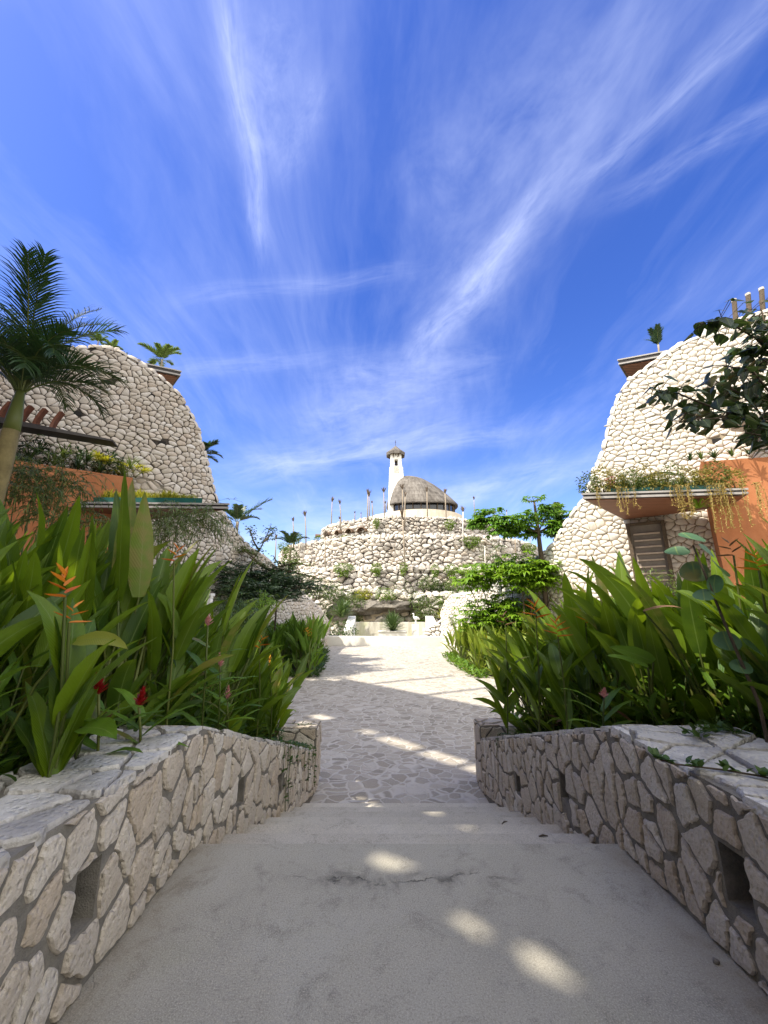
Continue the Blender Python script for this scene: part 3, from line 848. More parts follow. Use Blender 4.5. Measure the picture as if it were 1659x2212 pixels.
# grey arched opening low in the stone
def arch_open(root, path, px, py, w, h, sg, hood):
    u, v = path.hit(px, py); p, t = path.at(u); nrm = Vector((t.y, -t.x)) if sg < 0 else Vector((-t.y, t.x))
    f = MB(); N = 14
    for lay, (o, sc) in enumerate(((.10, 1.0), (-.25, .93))): pass
    ring0 = [f.vert((p.x + t.x * w * math.cos(math.pi * i / N) + nrm.x * .11, p.y + t.y * w * math.cos(math.pi * i / N) + nrm.y * .11, v + h * math.sin(math.pi * i / N))) for i in range(N + 1)]
    ring1 = [f.vert((p.x + t.x * w * .88 * math.cos(math.pi * i / N) + nrm.x * .015, p.y + t.y * w * .88 * math.cos(math.pi * i / N) + nrm.y * .015, v + h * .86 * math.sin(math.pi * i / N))) for i in range(N + 1)]
    for i in range(N): f.face([ring0[i], ring0[i + 1], ring1[i + 1], ring1[i]])
    f.face(ring1); f.build('arched_opening', M['greyshade'], root, smooth=False)
arch_open(lb, LP, 312, 1062, .75, .55, -1, None)

# ---- right building
RP = Path([(24, 6.2), (20, 8.6), (13.3, 12.7), (9.55, 14.95), (7.95, 16.6), (6.9, 18.8), (6.0, 21.8), (5.2, 25), (4.2, 29.5)])
OUT_R = [(2080, 760), (1900, 690), (1760, 668), (1659, 667), (1580, 695), (1514, 723), (1473, 740), (1443, 757), (1417, 776), (1364, 814), (1341, 843), (1328, 872), (1315, 916), (1303, 969), (1285, 1016), (1262, 1074), (1247, 1092), (1215, 1136), (1199, 1168), (1179, 1188), (1142, 1217), (1100, 1244), (1054, 1268), (1010, 1280), (976, 1284), (962, 1300), (952, 1325), (948, 1350)]
rb = thing('stone_building', 'sunlit building with a bell-shaped white stone front beside the right flower bed', 'building')
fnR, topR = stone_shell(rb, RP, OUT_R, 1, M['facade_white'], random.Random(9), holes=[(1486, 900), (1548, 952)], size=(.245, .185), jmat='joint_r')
slab(rb, 'roof_overhang', [(10.8, 15.5), (15.5, 13.8), (17.5, 17), (13.8, 18.6)], 12.3, 12.6, (M['wood'], M['steel']))
tw = MB(); tw.prism([(11.05, 12.6), (13.1, 12.15), (19.5, 9.5), (20, 11), (12.2, 14.2)], -1.4, 6.45)
tw.build('terrace_wall', M['stucco_r'], rb)
cn = slab(rb, 'entrance_canopy', [(6.5, 12.05), (11.33, 11.5), (11.95, 12.75), (9.7, 15.1)], 4.93, 5.13, (M['wood'], M['steel']))
tr = MB(); tr.prism([(7.5, 12.15), (10.9, 11.75), (11.3, 12.6), (9.6, 14.5)], 5.134, 5.33); tr.build('planter_tray', M['teal'], cn)
arch_open(rb, RP, 1430, 1066, .95, .85, 1, True)
# slatted door in a grey frame under the canopy
u, v = RP.hit(1397, 1160); p, t = RP.at(u); nn = Vector((-t.y, t.x))
dr = MB(); w = .52
z0, z1 = PZ, v + .45
def door_pt(a, h, z): return Vector((p.x + t.x * a + nn.x * h, p.y + t.y * a + nn.y * h, z))
dr.obox(door_pt(0, .07, (z0 + z1) / 2), (t * w).to_3d(), (nn * .06).to_3d(), (0, 0, (z1 - z0) / 2))
dm = dr.build('slatted_door', mat_plain('grey_door_recess', (.20, .175, .145), .9, .15, 3), rb)
sm = MB(); nsl = 22
for i in range(nsl):
    sm.obox(door_pt(0, .18, z0 + .15 + (z1 - z0 - .25) * i / nsl), (t * (w - .1)).to_3d(), (nn * .018 ).to_3d(), (0, 0, .030))
sm.build('slats', mat_plain('weathered_slats', (.42, .34, .26), .8, .15, 8), dm)
fr = MB()
for s in (-1, 1): fr.obox(door_pt(s * (w + .04), .13, (z0 + z1) / 2), (t * .06).to_3d(), (nn * .12).to_3d(), (0, 0, (z1 - z0) / 2 + .1))
fr.obox(door_pt(0, .13, z1 + .053), (t * (w - .03)).to_3d(), (nn * .12).to_3d(), (0, 0, .05))
fr.build('door_frame', M['bark'], dm)
# roof terrace: low glass rail and posts with pale caps
for px, py0, py1 in ((1586, 652, 690), (1616, 639, 682), (1645, 627, 672), (1690, 612, 660)):
    b0 = atY(px + 4, py1 + 12, 13.6); t0 = atY(px, py0, 13.55)
    m = MB(); m.tube([b0, t0], .085, 8); po = m.build('roof_post', M['bark'], rb)
    m = MB(); m.tube([t0 + Vector((0, 0, .003)), t0 + Vector((0, 0, .11))], .095, 8); m.build('post_cap', M['cap'], po)
m = MB(); q0 = atY(1560, 697, 13.9); q1 = atY(1800, 640, 13.4)
beam(m, q0, q1, .05, .05, .05); m.build('roof_rail', M['steel'], rb)
m = MB(); q0 = atY(1520, 712, 13.95); q1 = atY(1800, 652, 13.45); beam(m, q0, q1, .04, .14, .14); m.build('roof_kerb', M['plaster'], rb)
# grey sunshade peeping out far right
m = MB(); q0 = atY(1575, 915, 11.9); m.prism([(q0.x, q0.y), (q0.x + 4.5, q0.y - 1.8), (q0.x + 4.5, q0.y + 1.0), (q0.x + .6, q0.y + .6)], q0.z, q0.z + .12)
m.build('terrace_sunshade', M['lightsteel'], rb)

# ------------------------------------------------------------------ added stone screen, out of view behind left: shades the stairs, pierced for sun patches
def build_shade_screen():
    root = thing('added_shade_wall', 'rubble stone screen wall added out of view for shade, with sun openings and roof posts', 'wall')
    n = Vector((1, 1, 0)).normalized(); tdir = Vector((1, -1, 0)).normalized()
    off = -7.4 / math.sqrt(2)
    def P(u, v, h): return Vector((n.x * (off + h) + tdir.x * u, n.y * (off + h) + tdir.y * u, PZ + v))
    TK = .04
    def project(pt, h=0.0):
        pt = Vector(pt); k = (pt.dot(n) - off - h) / (-SUN.dot(n)); q = pt + SUN * k
        return (q.dot(tdir), q.z - PZ)
    spots = [(atZ(1028, 1996, 0), .16), (atZ(1128, 2055, 0), .17), (atZ(1222, 2112, 0), .16), (atZ(825, 1848, 0), .12), (atZ(868, 1872, 0), .12),
             (atZ(940, 1748, -.66), .13), (atZ(1005, 1785, -.33), .12), (atZ(675, 1760, -.5), .12)]  # a hole is left in the added screen for each sun patch
    # more holes, placed for sun dapples on the beds
    for q in ((-2.35, 2.35, 1.35), (-2.2, 4.4, 1.1), (-2.0, 5.3, .8), (2.6, 4.2, 1.5), (2.55, 3.6, .95), (3.1, 3.2, 1.7), (2.1, 5.6, .7), (-3.1, 3.3, 2.2), (-2.7, 3.9, 2.0)):
        spots.append((Vector(q), .17))
    rng = random.Random(3)
    for _ in range(34): spots.append((Vector((-rng.uniform(1.9, 3.6), rng.uniform(2.2, 6.2), rng.uniform(.7, 2.1))), .1))
    for _ in range(34): spots.append((Vector((rng.uniform(2.1, 3.8), rng.uniform(2.8, 6.2), rng.uniform(.7, 2.0))), .1))
    sp = [(*project(s[0], hh), s[1]) for s in spots for hh in (0.0, TK)]
    mb = MB(); U0, U1 = -19.5, 13.5; kk = 1.347 / math.tan(SUN_EL); VT = (14.4 + 7.4) / kk; gap0, gap1 = (8.70 + 7.4) / kk, (9.22 + 7.4) / kk
    def region(v0, v1, cu, cv, a0=U0, a1=U1):
        reg = [(a0, v0), (a1, v0), (a1, v1), (a0, v1)]
        cl = [(s, clip_convex(q, reg)) for s, q in cells(a0, a1, v0, v1, cu, cv, rng, .4, .1)]
        cen = np.array([s for s, q in cl])
        for a, b, r in sp:
            if not (v0 < b < v1 and a0 < a < a1): continue
            dd = np.hypot(cen[:, 0] - a, cen[:, 1] - b); cl[int(np.argmin(dd))] = (cl[int(np.argmin(dd))][0], [])
        for s, q in cl:
            if len(q) < 3: continue
            c = centroid(q)
            if c[0] < -17.3 and c[1] > VT - 4.7: continue  # end of the screen trimmed so sun reaches the left canopy
            k = [mb.vert(P(a, b, .0)) for a, b in q]; f = [mb.vert(P(a, b, TK)) for a, b in q]
            mb.face(k[::-1]); mb.face(f)
            for i in range(len(q)): mb.face([k[i], k[(i + 1) % len(q)], f[(i + 1) % len(q)], f[i]])
    fu = [q[0] for q in sp[:18]]; fv = [q[1] for q in sp[:18]]; f0, f1, h0, h1 = min(fu) - .4, max(fu) + .4, min(fv) - .4, max(fv) + .4
    region(0, gap0, .25, .21, U0, f0); region(0, gap0, .25, .21, f1, U1); region(0, h0, .4, .3, f0, f1); region(h1, gap0, .4, .3, f0, f1); region(h0, h1, .155, .115, f0, f1)
    region(gap1, VT, .8, .6)
    mb.build('shade_screen', M['facade'], root)
    m = MB()
    opn = sorted(tuple(sorted((project(atZ(*a, PZ), TK)[0], project(atZ(*b, PZ), TK)[0]))) for a, b in (((785, 1575), (905, 1617)), ((922, 1623), (1000, 1649)), ((1012, 1654), (1075, 1676)), ((690, 1543), (722, 1552))))
    ed = [U0 + .01] + [k for o in opn for k in o] + [U1 - .01]; u_lo = [(ed[k], ed[k + 1]) for k in range(0, len(ed), 2)]
    for a, b in u_lo: m.prism([tuple(P(x, 0, h).xy) for x, h in ((a, .01), (b, .01), (b, .06), (a, .06))], PZ + gap0 + .003, PZ + gap1 - .003)
    m.build('slit_filler', M['facade'], root)  # closes the slit except where bands of sun should land
    for g3 in ((atZ(797, 1478, PZ)), (atZ(918, 1502, PZ)), (atZ(718, 1457, PZ)), atZ(1066, 1534, PZ)):
        u, v = project(g3)
        m = MB(); p = P(u, VT - .5, .08); m.tube([p, p + Vector((0, 0, 5.2))], .10, 8); m.build('roof_post', M['wood'], root)
build_shade_screen()

# ------------------------------------------------------------------ terraced mound
MC = Vector((4.5, 73.7))
def ring_wall(root_label, name, Rad, ztop, zbot, a0, a1, size, seed, mat, lean=.06, h=.15, bulge=.07, wob=.5):
    rng = random.Random(seed)
    root = thing(name, root_label, 'wall')
    def rad(a, v): return Rad * (1 + .018 * math.sin(3.1 * a + seed) + .008 * math.sin(9 * a)) + (ztop - v) * lean
    def tz(a): return ztop + wob * .5 * mnoise.noise((a * 5, seed, 0)) + wob * .25 * mnoise.noise((a * 22, seed, 3))
    def fn(u, v, hh):
        a = u / Rad; r = rad(a, v) + hh
        return (MC.x + r * math.cos(a), MC.y + r * math.sin(a), v)
    mb = MB(); K = 90; prev = None
    for i in range(K + 1):
        a = a0 + (a1 - a0) * i / K; u = a * Rad; z = tz(a) - .15
        cur = [mb.vert(fn(u, zbot, -.05)), mb.vert(fn(u, z, -.05)), mb.vert(fn(u, z + .05, -6)), mb.vert(fn(u, zbot, -6))]
        if prev:
            for k in range(4): mb.face([prev[k], prev[(k + 1) % 4], cur[(k + 1) % 4], cur[k]])
        else: mb.face(cur[::-1])
        prev = cur
    mb.face(prev); mb.build('wall_core', M['joint'], root)
    mb = MB()
    for s, q in cells(a0 * Rad, a1 * Rad, zbot, ztop + 1, size[0], size[1], rng, .45, .2, keep=lambda s: s[1] < tz(s[0] / Rad) - .1):
        add_stone(mb, q, fn, rng, .028, h * rng.uniform(.6, 1.5), bulge, .05, ((1.0, -.5), (.95, .55), (.70, 1.0)), None, .12, .5, .06)
    # a broken line of stones along the top
    a = a0
    while a < a1:
        w = size[0] * rng.uniform(.5, 1.0)
        for dep in (-.25, -1.0):
            c = (a * Rad, tz(a) - .06)
            def ft(x, y, hh, a=a, dep=dep): return fn(a * Rad + x, tz(a) - .15 + hh, dep + y)
            add_stone(mb, [(-w * .55, -.4), (w * .55, -.4), (w * .6, .4), (-w * .5, .4)], ft, rng, .03, .30 * rng.uniform(.5, 1.4), .08, .08, ((1.0, -.5), (.92, .6), (.6, 1.0)), None, .22, .3)
        a += w * 1.1 / Rad
    mb.build('stone_facing', mat, root, smooth=True)
    return root, fn, tz
A0, A1 = R(180 - 12), R(360 + 12)
t1, f1, z1f = ring_wall('white rubble wall of the uppermost mound terrace, just below the chapel', 'terrace_wall', 16.4, 15.1, 10.5, A0, A1, (.66, .46), 2, M['rock'])
t2, f2, z2f = ring_wall('tall pale boulder wall of the middle mound terrace, bushes along its ledge', 'terrace_wall', 23.2, 11.0, 5.6, A0, A1, (.70, .48), 4, M['rock'])
t3, f3, z3f = ring_wall('low boulder wall of the bottom mound terrace above the rock grotto', 'terrace_wall', 26.6, 6.3, 2.6, A0, A1, (.78, .5), 8, M['rock'])
t4, f4, z4f = ring_wall('rough grey quarried rock bank with a grotto at the foot of the mound', 'rock_bank', 30.5, 3.1, -1.5, A0, A1, (.95, .55), 12, M['rock'], .02, .25, .10, 1.2)
# ledges between the terraces
def ledge(name, r0, r1, z, mat):
    mb = MB(); K = 60
    for i in range(K):
        a, b = A0 + (A1 - A0) * i / K, A0 + (A1 - A0) * (i + 1) / K
        mb.face([mb.vert((MC.x + r * math.cos(t), MC.y + r * math.sin(t), z)) for r, t in ((r0, a), (r1, a), (r1, b), (r0, b))])
    struct(mb.build(name, mat))
for z, r0, r1 in ((15.0, 0.1, 16.2), (10.75, 10.5, 23.0), (5.95, 17, 26.4), (2.75, 20, 30.2)): ledge('terrace_ground', r0, r1, z, M['ground'])
# row of little arched niches under the top terrace
def niche(px, py, w):
    d = ray(px, py); 
    # meet the wall's cylinder
    o = Vector((0, 0)) - MC; a = d.x ** 2 + d.y ** 2; b = 2 * (o.x * d.x + o.y * d.y); c = o.x ** 2 + o.y ** 2 - 16.75 ** 2
    k = (-b - math.sqrt(max(0, b * b - 4 * a * c))) / (2 * a); p = EYE + d * k
    ang = math.atan2(p.y - MC.y, p.x - MC.x); rad = Vector((math.cos(ang), math.sin(ang), 0)); tan = Vector((-rad.y, rad.x, 0))
    mb = MB(); N = 10; prev = None
    for j, (dep, sc) in enumerate(((.75, 1.0), (.78, .82), (.1, .75))):
        ring = [mb.vert(p + rad * dep + tan * (w * sc * math.cos(math.pi * i / N)) + Vector((0, 0, w * .95 * sc * math.sin(math.pi * i / N) - w * .3))) for i in range(N + 1)]
        if prev:
            for i in range(N): mb.face([prev[i], prev[i + 1], ring[i + 1], ring[i]])
        prev = ring
    back = [mb.vert(p + rad * -.2 + tan * (w * math.cos(math.pi * i / N)) + Vector((0, 0, w * .95 * math.sin(math.pi * i / N) - w * .3))) for i in range(N + 1)]
    for i in range(N): mb.face([back[i + 1], back[i], 0 + i, i + 1])
    mb.face(prev[::-1])
    mb.build('arched_niche', M['rust_niche'], t1, smooth=False)
M['rust_niche'] = mat_plain('brown_niche', (.13, .085, .055), .9, .2, 3, .3)
for q in ((690, 1158, .55), (715, 1155, .62), (735, 1152, .68), (759, 1149, .75), (785, 1147, .85)): niche(*q)

# ------------------------------------------------------------------ chapel on the mound
ZM = 15.0
ch = thing('chapel', 'chapel with a shell-shaped grey thatch roof and round beige wall, crowning the mound', 'chapel')
DC = Vector((6.9, 74.0)); DR = 8.6
mb = MB(); K = 48
def drum_z(a): return 18.35 - .0 * math.cos(a)
for i in range(K):
    a, b = 2 * math.pi * i / K, 2 * math.pi * (i + 1) / K
    P0 = [(DC.x + DR * math.cos(t), DC.y + DR * math.sin(t)) for t in (a, b)]
    P1 = [(DC.x + (DR - .5) * math.cos(t), DC.y + (DR - .5) * math.sin(t)) for t in (a, b)]
    mb.quad((*P0[0], ZM - 1), (*P0[1], ZM - 1), (*P0[1], 18.35), (*P0[0], 18.35))
    mb.quad((*P0[0], 18.35), (*P0[1], 18.35), (*P1[1], 18.35), (*P1[0], 18.35))
mb.build('round_base_wall', M['cream'], ch, smooth=False)
wing = MB(); wing.prism([(-3.3, 67.2), (-1.4, 66.2), (.6, 66.4), (.4, 72), (-2.8, 72)], ZM - 1, lambda p: 17.1 + (p[0] + 3.3) * .22)
wing.build('entrance_wall', M['plaster'], ch)
EC = Vector((7.55, 74.0)); EX, EY_ = 7.05, 6.7
mb = MB()
for i in range(K):
    a, b = 2 * math.pi * i / K, 2 * math.pi * (i + 1) / K
    p, q = [(EC.x + (EX - .75) * math.cos(t), EC.y + (EY_ - .75) * math.sin(t)) for t in (a, b)]
    mb.quad((*p, 17.5), (*q, 17.5), (*q, 21.6), (*p, 21.6))
cg = mb.build('clerestory_glazing', M['glassdark'], ch)
for i in range(26):
    mb = MB(); a = 2 * math.pi * i / 26
    if math.sin(a) > .35: continue
    mb.box((EC.x + (EX - .68) * math.cos(a) - .09, EC.y + (EY_ - .68) * math.sin(a) - .09, 18.2), (EC.x + (EX - .68) * math.cos(a) + .09, EC.y + (EY_ - .68) * math.sin(a) + .09, 21.4))
    mb.build('mullion', M['bark'], cg)
# thatch shell: apex set off to the left
AP = Vector((4.3, 74.4, 27.1)); NA, NR = 72, 14
mb = MB(); grid = []
def eave(t):
    return Vector((EC.x + EX * math.cos(t), EC.y + EY_ * math.sin(t), 20.35 + .75 * math.cos(t) ** 2))
for j in range(NR + 1):
    s = j / NR; row = []
    for i in range(NA):
        t = 2 * math.pi * i / NA; e = eave(t)
        k = s ** .8
        xy = AP.xy + (e.xy - AP.xy) * k
        pw = 1.75 + 1.5 * (.5 - .5 * math.cos(t)) + .35 * abs(math.sin(t))
        z = AP.z - (AP.z - e.z) * (k ** pw)
        row.append(mb.vert((xy.x, xy.y, z + .05 * mnoise.noise((i * .6, j * .9, 2)))))
    grid.append(row)
low = [mb.vert(eave(2 * math.pi * i / NA) - Vector((0, 0, .34)) * 1.0) for i in range(NA)]
inn = [mb.vert((EC.x + (EX - 1.2) * math.cos(2 * math.pi * i / NA), EC.y + (EY_ - 1.2) * math.sin(2 * math.pi * i / NA), 20.9)) for i in range(NA)]
for j in range(NR):
    for i in range(NA):
        k = (i + 1) % NA
        mb.face([grid[j][i], grid[j + 1][i], grid[j + 1][k], grid[j][k]], [(i / NA, j / NR), (i / NA, (j + 1) / NR), ((i + 1) / NA, (j + 1) / NR), ((i + 1) / NA, j / NR)])
for i in range(NA):
    k = (i + 1) % NA
    mb.face([grid[NR][i], low[i], low[k], grid[NR][k]], [(i / NA, 0), (i / NA, .1), ((i + 1) / NA, .1), ((i + 1) / NA, 0)])
    mb.face([low[i], inn[i], inn[k], low[k]])
mb.build('thatch_roof', M['thatch'], ch, smooth=True)

tower = thing('bell_tower', 'slim white bell tower with a small thatched cap, beside the chapel roof', 'tower')
D = 72.5
def tp(px, py, dy=0): return atY(px, py, D + dy)
zA = tp(855, 1095).z; zB = tp(855, 1012).z; zC = tp(855, 992).z; zD = tp(855, 980).z
xb0, xb1 = tp(840, 1088).x, tp(873, 1088).x
xm0, xm1 = tp(841.5, 1013).x, tp(868.5, 1013).x
xt0, xt1 = tp(843.6, 981).x, tp(866, 981).x
def lerp(a, b, k): return a + (b - a) * k
def tx(z, s):
    lo = (xb0, xb1); hi = (xt0, xt1)
    k = (z - zA) / (zD - zA)
    return lerp(lo[s], hi[s], k)
def tblock(mb, z0, z1, fx0, fx1, y0=-1.0, y1=1.0):
    """piece of the tapering shaft between two heights; fx as share of the width"""
    ids = []
    for z in (z0, z1):
        a, b = tx(z, 0), tx(z, 1)
        for y in (y0, y1):
            for f in (fx0, fx1): ids.append(mb.vert((a + (b - a) * f, D + y, z)))
    for q in ((0, 2, 3, 1), (4, 5, 7, 6), (0, 1, 5, 4), (2, 6, 7, 3), (0, 4, 6, 2), (1, 3, 7, 5)): mb.face([ids[k] for k in q])
zo0 = tp(855, 1010).z; zo1 = tp(855, 996).z
mb = MB(); tblock(mb, 14.2, zo0, 0, 1); tblock(mb, zo0, zo1, 0, .36); tblock(mb, zo0, zo1, .66, 1)
tblock(mb, zo1, zD + .25, 0, 1)
tblock(mb, 14.2, zB - .1, -.06, 1.06, -1.12, 1.12)
sh = mb.build('shaft', M['plaster'], tower)
mb = MB(); cx = (tx(zo0, 0) + tx(zo0, 1)) / 2 + .05
ps = tp(850.5, 1026); mb.prism([(ps.x, D - 1.17), (ps.x + 1.0, D - 1.17), (ps.x + 1.0, D - 1.005), (ps.x, D - 1.005)], tp(855, 1026).z, zo0 - .05)
mb.build('stone_panel', M['cap'], sh)
mb = MB(); zc = zo1 - .15
prof = [(.02, 0), (.16, -.03), (.22, -.25), (.27, -.5), (.38, -.66), (.36, -.68), (.0, -.66)]
for j in range(len(prof) - 1):
    for i in range(12):
        a, b = 2 * math.pi * i / 12, 2 * math.pi * (i + 1) / 12
        q = [(cx + r * math.cos(t), D + r * math.sin(t), zc + z) for (r, z), t in ((prof[j], a), (prof[j], b), (prof[j + 1], b), (prof[j + 1], a))]
        mb.quad(*q)
mb.box((cx - .42, D - .05, zc), (cx + .42, D + .05, zc + .09))
tag(mb.build('bell', M['bronze'], None, smooth=False), 'dark bell hanging in the opening of the white tower', 'bell')
mb = MB()
zt0, zt1 = tp(855, 988).z, tp(855, 979).z
for f in (.2, .46, .72):
    x = tx(zt1, 0) + (tx(zt1, 1) - tx(zt1, 0)) * f
    mb.box((x, D - 1.012, zt0), (x + .16, D - 1.001, zt1))
mb.build('vent_slit', M['dark'], sh)
mb = MB(); e0, e1 = tp(833.5, 980).x, tp(875.5, 980).x; ex = (e0 + e1) / 2; er = (e1 - e0) / 2; az = tp(854, 962.5).z; ezz = tp(855, 980.5).z
NA2, rows = 8, []
for j in range(7):
    s = j / 6; row = []
    for i in range(NA2):
        a = 2 * math.pi * (i + .5) / NA2
        sq = 1 / max(abs(math.cos(a)), abs(math.sin(a))); r = er * s * (.62 + .38 * sq)
        row.append(mb.vert((ex + r * math.cos(a), D + r * math.sin(a), az + (ezz - az) * (s ** .92))))
    rows.append(row)
under = [mb.vert((ex + (mb.v[k][0] - ex) * .97, D + (mb.v[k][1] - D) * .97, ezz - .55)) for k in rows[-1]]
und2 = [mb.vert((ex + (mb.v[k][0] - ex) * .5, D + (mb.v[k][1] - D) * .5, ezz - .35)) for k in rows[-1]]
rows += [under, und2]
for j in range(len(rows) - 1):
    for i in range(NA2):
        k = (i + 1) % NA2; mb.face([rows[j][i], rows[j + 1][i], rows[j + 1][k], rows[j][k]], [(i / NA2 * .5, j / 7), (i / NA2 * .5, (j + 1) / 7), ((i + 1) / NA2 * .5, (j + 1) / 7), ((i + 1) / NA2 * .5, j / 7)])
cap_ = mb.build('thatched_cap', M['thatch'], tower, smooth=False)
mb = MB(); mb.tube([(ex, D, az - .1), (ex, D, az + 1.15)], .045, 6); mb.box((ex - .18, D - .03, az + .72), (ex + .18, D + .03, az + .79)); mb.build('iron_cross', M['steel'], cap_)
for i in range(8):
    mb = MB(); a = 2 * math.pi * (i + .5) / 8
    mb.tube([(ex + .95 * math.cos(a), D + .95 * math.sin(a), ezz - 1.2), (ex + er * .8 * math.cos(a), D + er * .8 * math.sin(a), ezz - .45)], .09, 5)
    mb.build('bracket', M['bark'], cap_)

# ------------------------------------------------------------------ kerb wall, concrete basin, low rubble walls
kw = MB(); N = 26
def kerb(k):
    x = -4.6 + 11.2 * k; return Vector((x, 29.0 + 1.0 * ((x - 1) / 6) ** 2))
prev = None
for i in range(N + 1):
    p = kerb(i / N)
    cur = [kw.vert((p.x, p.y, -1.4)), kw.vert((p.x, p.y, -.545)), kw.vert((p.x, p.y + .02, -.52)), kw.vert((p.x, p.y + .55, -.52)), kw.vert((p.x, p.y + .57, -1.4))]
    if prev:
        for k in range(5): kw.face([prev[k], cur[k], cur[(k + 1) % 5], prev[(k + 1) % 5]])
    else: kw.face(cur)
    prev = cur
kw.face(prev[::-1])
tag(kw.build('kerb_wall', M['curbwhite']), 'long low smooth white wall closing the far end of the plaza', 'wall')
def cmat():
    m, t = new_mat('streaked_concrete'); v = obj_vec(t)
    n = t.noise(t.mapping(v, scale=(3.5, 1, .5)), 1.2, 5, .6); n2 = t.noise(v, .7, 3)
    col = t.ramp(n, [(.35, (.42, .39, .31)), (.55, (.58, .55, .46)), (.75, (.66, .63, .55))])
    col = t.mix(t.new('ShaderNodeMapRange', {0: n2, 1: .5, 2: .6, 3: 0, 4: .6}).outputs[0], col, (.50, .50, .30, 1))
    finish(t, col, .85, n, .2, .01); return m
M['streak'] = cmat()
bas = thing('concrete_basin', 'pale streaked concrete back wall with sloping white side walls, beyond the white kerb', 'wall')
mb = MB(); a = atY(768, 1375, 37); b = atY(920, 1375, 37); zt = atY(850, 1344, 37).z
mb.box((a.x, 37, -1.4), (b.x, 37.5, zt)); mb.build('back_wall', M['streak'], bas)
for x0, s in ((a.x, -1), (b.x, 1)):
    mb = MB(); ids = []
    for x in (x0 - .003 if s < 0 else x0 + .003, x0 + s * .7):
        for y, z in ((33.0, -.25 if s < 0 else -.15), (36.99, zt + .55)): ids += [mb.vert((x, y, -1.4)), mb.vert((x, y, z))]
    for q in ((0, 1, 3, 2), (4, 6, 7, 5), (0, 4, 5, 1), (2, 3, 7, 6), (1, 5, 7, 3), (0, 2, 6, 4)): mb.face([ids[k] for k in q])
    mb.build('side_wall', M['plaster'], bas)
# grotto mouth: overhanging rock with a pale recess below
gr = thing('rock_grotto', 'dark overhanging grey rock ledge above a pale recess, behind the spiky planter bush', 'rock')
rng = random.Random(31)
mb = MB()
def boulder(mb, c, r, seed, sub=3, flat=.8):
    import bmesh
    bm = bmesh.new(); bmesh.ops.create_icosphere(bm, subdivisions=sub, radius=1.0)
    base = len(mb.v)
    for v in bm.verts:
        n1 = mnoise.noise(v.co * 1.3 + Vector((seed, 0, 0))); n2 = mnoise.noise(v.co * 3.4 + Vector((0, seed, 0)))
        k = 1 + .42 * n1 + .2 * n2
        mb.v.append((c[0] + v.co.x * r[0] * k, c[1] + v.co.y * r[1] * k, c[2] + v.co.z * r[2] * k))
    for f in bm.faces: mb.face([base + v.index for v in f.verts])
    bm.free()
for px, py, y, rx_, rz_ in ((800, 1312, 42, 2.0, .75), (838, 1308, 42.2, 1.8, .65), (868, 1310, 42.3, 1.5, .65), (772, 1316, 42.3, 1.5, .7), (735, 1324, 42.6, 1.5, .9)):
    p = atY(px, py, y); boulder(mb, p, (rx_, 1.4, rz_), px * .1)
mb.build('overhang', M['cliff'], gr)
mb = MB(); p0 = atY(775, 1350, 43); p1 = atY(905, 1318, 43); mb.box((p0.x, 43, -1.4), (p1.x, 43.4, p1.z)); mb.build('recess', M['cream'], gr)
mb = MB(); p = atY(822, 1342, 41.0); boulder(mb, p, (.55, .5, .5), 4.2, 2)
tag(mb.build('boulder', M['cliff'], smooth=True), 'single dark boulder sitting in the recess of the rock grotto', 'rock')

def rubble_bank(label, pts, seed, mat, thick=1.0, size=(.40, .32)):
    """free wall with a sloping top; pts: (x, y, ztop)"""
    root = thing('rubble_wall', label, 'wall'); rng = random.Random(seed)
    P = [Vector((p[0], p[1])) for p in pts]; S = [0]
    for a, b in zip(P, P[1:]): S.append(S[-1] + (b - a).length)
    def loc(u):
        i = min(max(int(np.searchsorted(S, u, side='right')) - 1, 0), len(P) - 2); k = (u - S[i]) / (S[i + 1] - S[i])
        t = (P[i + 1] - P[i]).normalized(); return P[i] + (P[i + 1] - P[i]) * k, t, pts[i][2] + (pts[i + 1][2] - pts[i][2]) * min(max(k, 0), 1)
    def fn(u, v, h):
        p, t, z = loc(u); n = Vector((t.y, -t.x)); return (p.x + n.x * h, p.y + n.y * h, v)
    mb = MB(); prev = None
    for i in range(25):
        u = S[-1] * i / 24; z = loc(u)[2] - .1
        cur = [mb.vert(fn(u, -1.4, 0)), mb.vert(fn(u, z, 0)), mb.vert(fn(u, z, -thick)), mb.vert(fn(u, -1.4, -thick))]
        if prev:
            for k in range(4): mb.face([prev[k], cur[k], cur[(k + 1) % 4], prev[(k + 1) % 4]])
        else: mb.face(cur)
        prev = cur
    mb.face(prev[::-1]); mb.build('wall_core', M['joint'], root)
    mb = MB()
    for s, q in cells(0, S[-1], -1.3, max(p[2] for p in pts) + .2, size[0], size[1], rng, .42, .12, keep=lambda s: 0 <= s[0] <= S[-1] and s[1] < loc(s[0])[2] - .05):
        add_stone(mb, q, fn, rng, .025, .08, .04, .01, ((1.0, -.5), (.95, .6), (.7, 1.0)), None, .2, .1)
    u = 0
    while u < S[-1]:
        for dep in (-.1, -.45, -.8):
            if -dep < thick: add_stone(mb, [(-.2, -.17), (.2, -.17), (.2, .17), (-.2, .17)], lambda x, y, h, u=u, dep=dep: fn(u + x, loc(min(max(u + x, 0), S[-1]))[2] - .1 + h, dep + y), rng, .01, .1, .04, .02, ((1.0, -.6), (.95, .6), (.7, 1.0)), None, .22)
        u += .41
    mb.build('stone_facing', mat, root, smooth=True); return root
def zp(px, py, y): p = atY(px, py, y); return (p.x, p.y, p.z)
rubble_bank('low sunlit rubble wall rising to the right behind the yellow-green flower bed', [zp(918, 1358, 31.5), zp(950, 1340, 30.8), zp(985, 1322, 30.2), zp(1030, 1312, 29.6), zp(1090, 1300, 28.6)], 41, M['facade_white'])

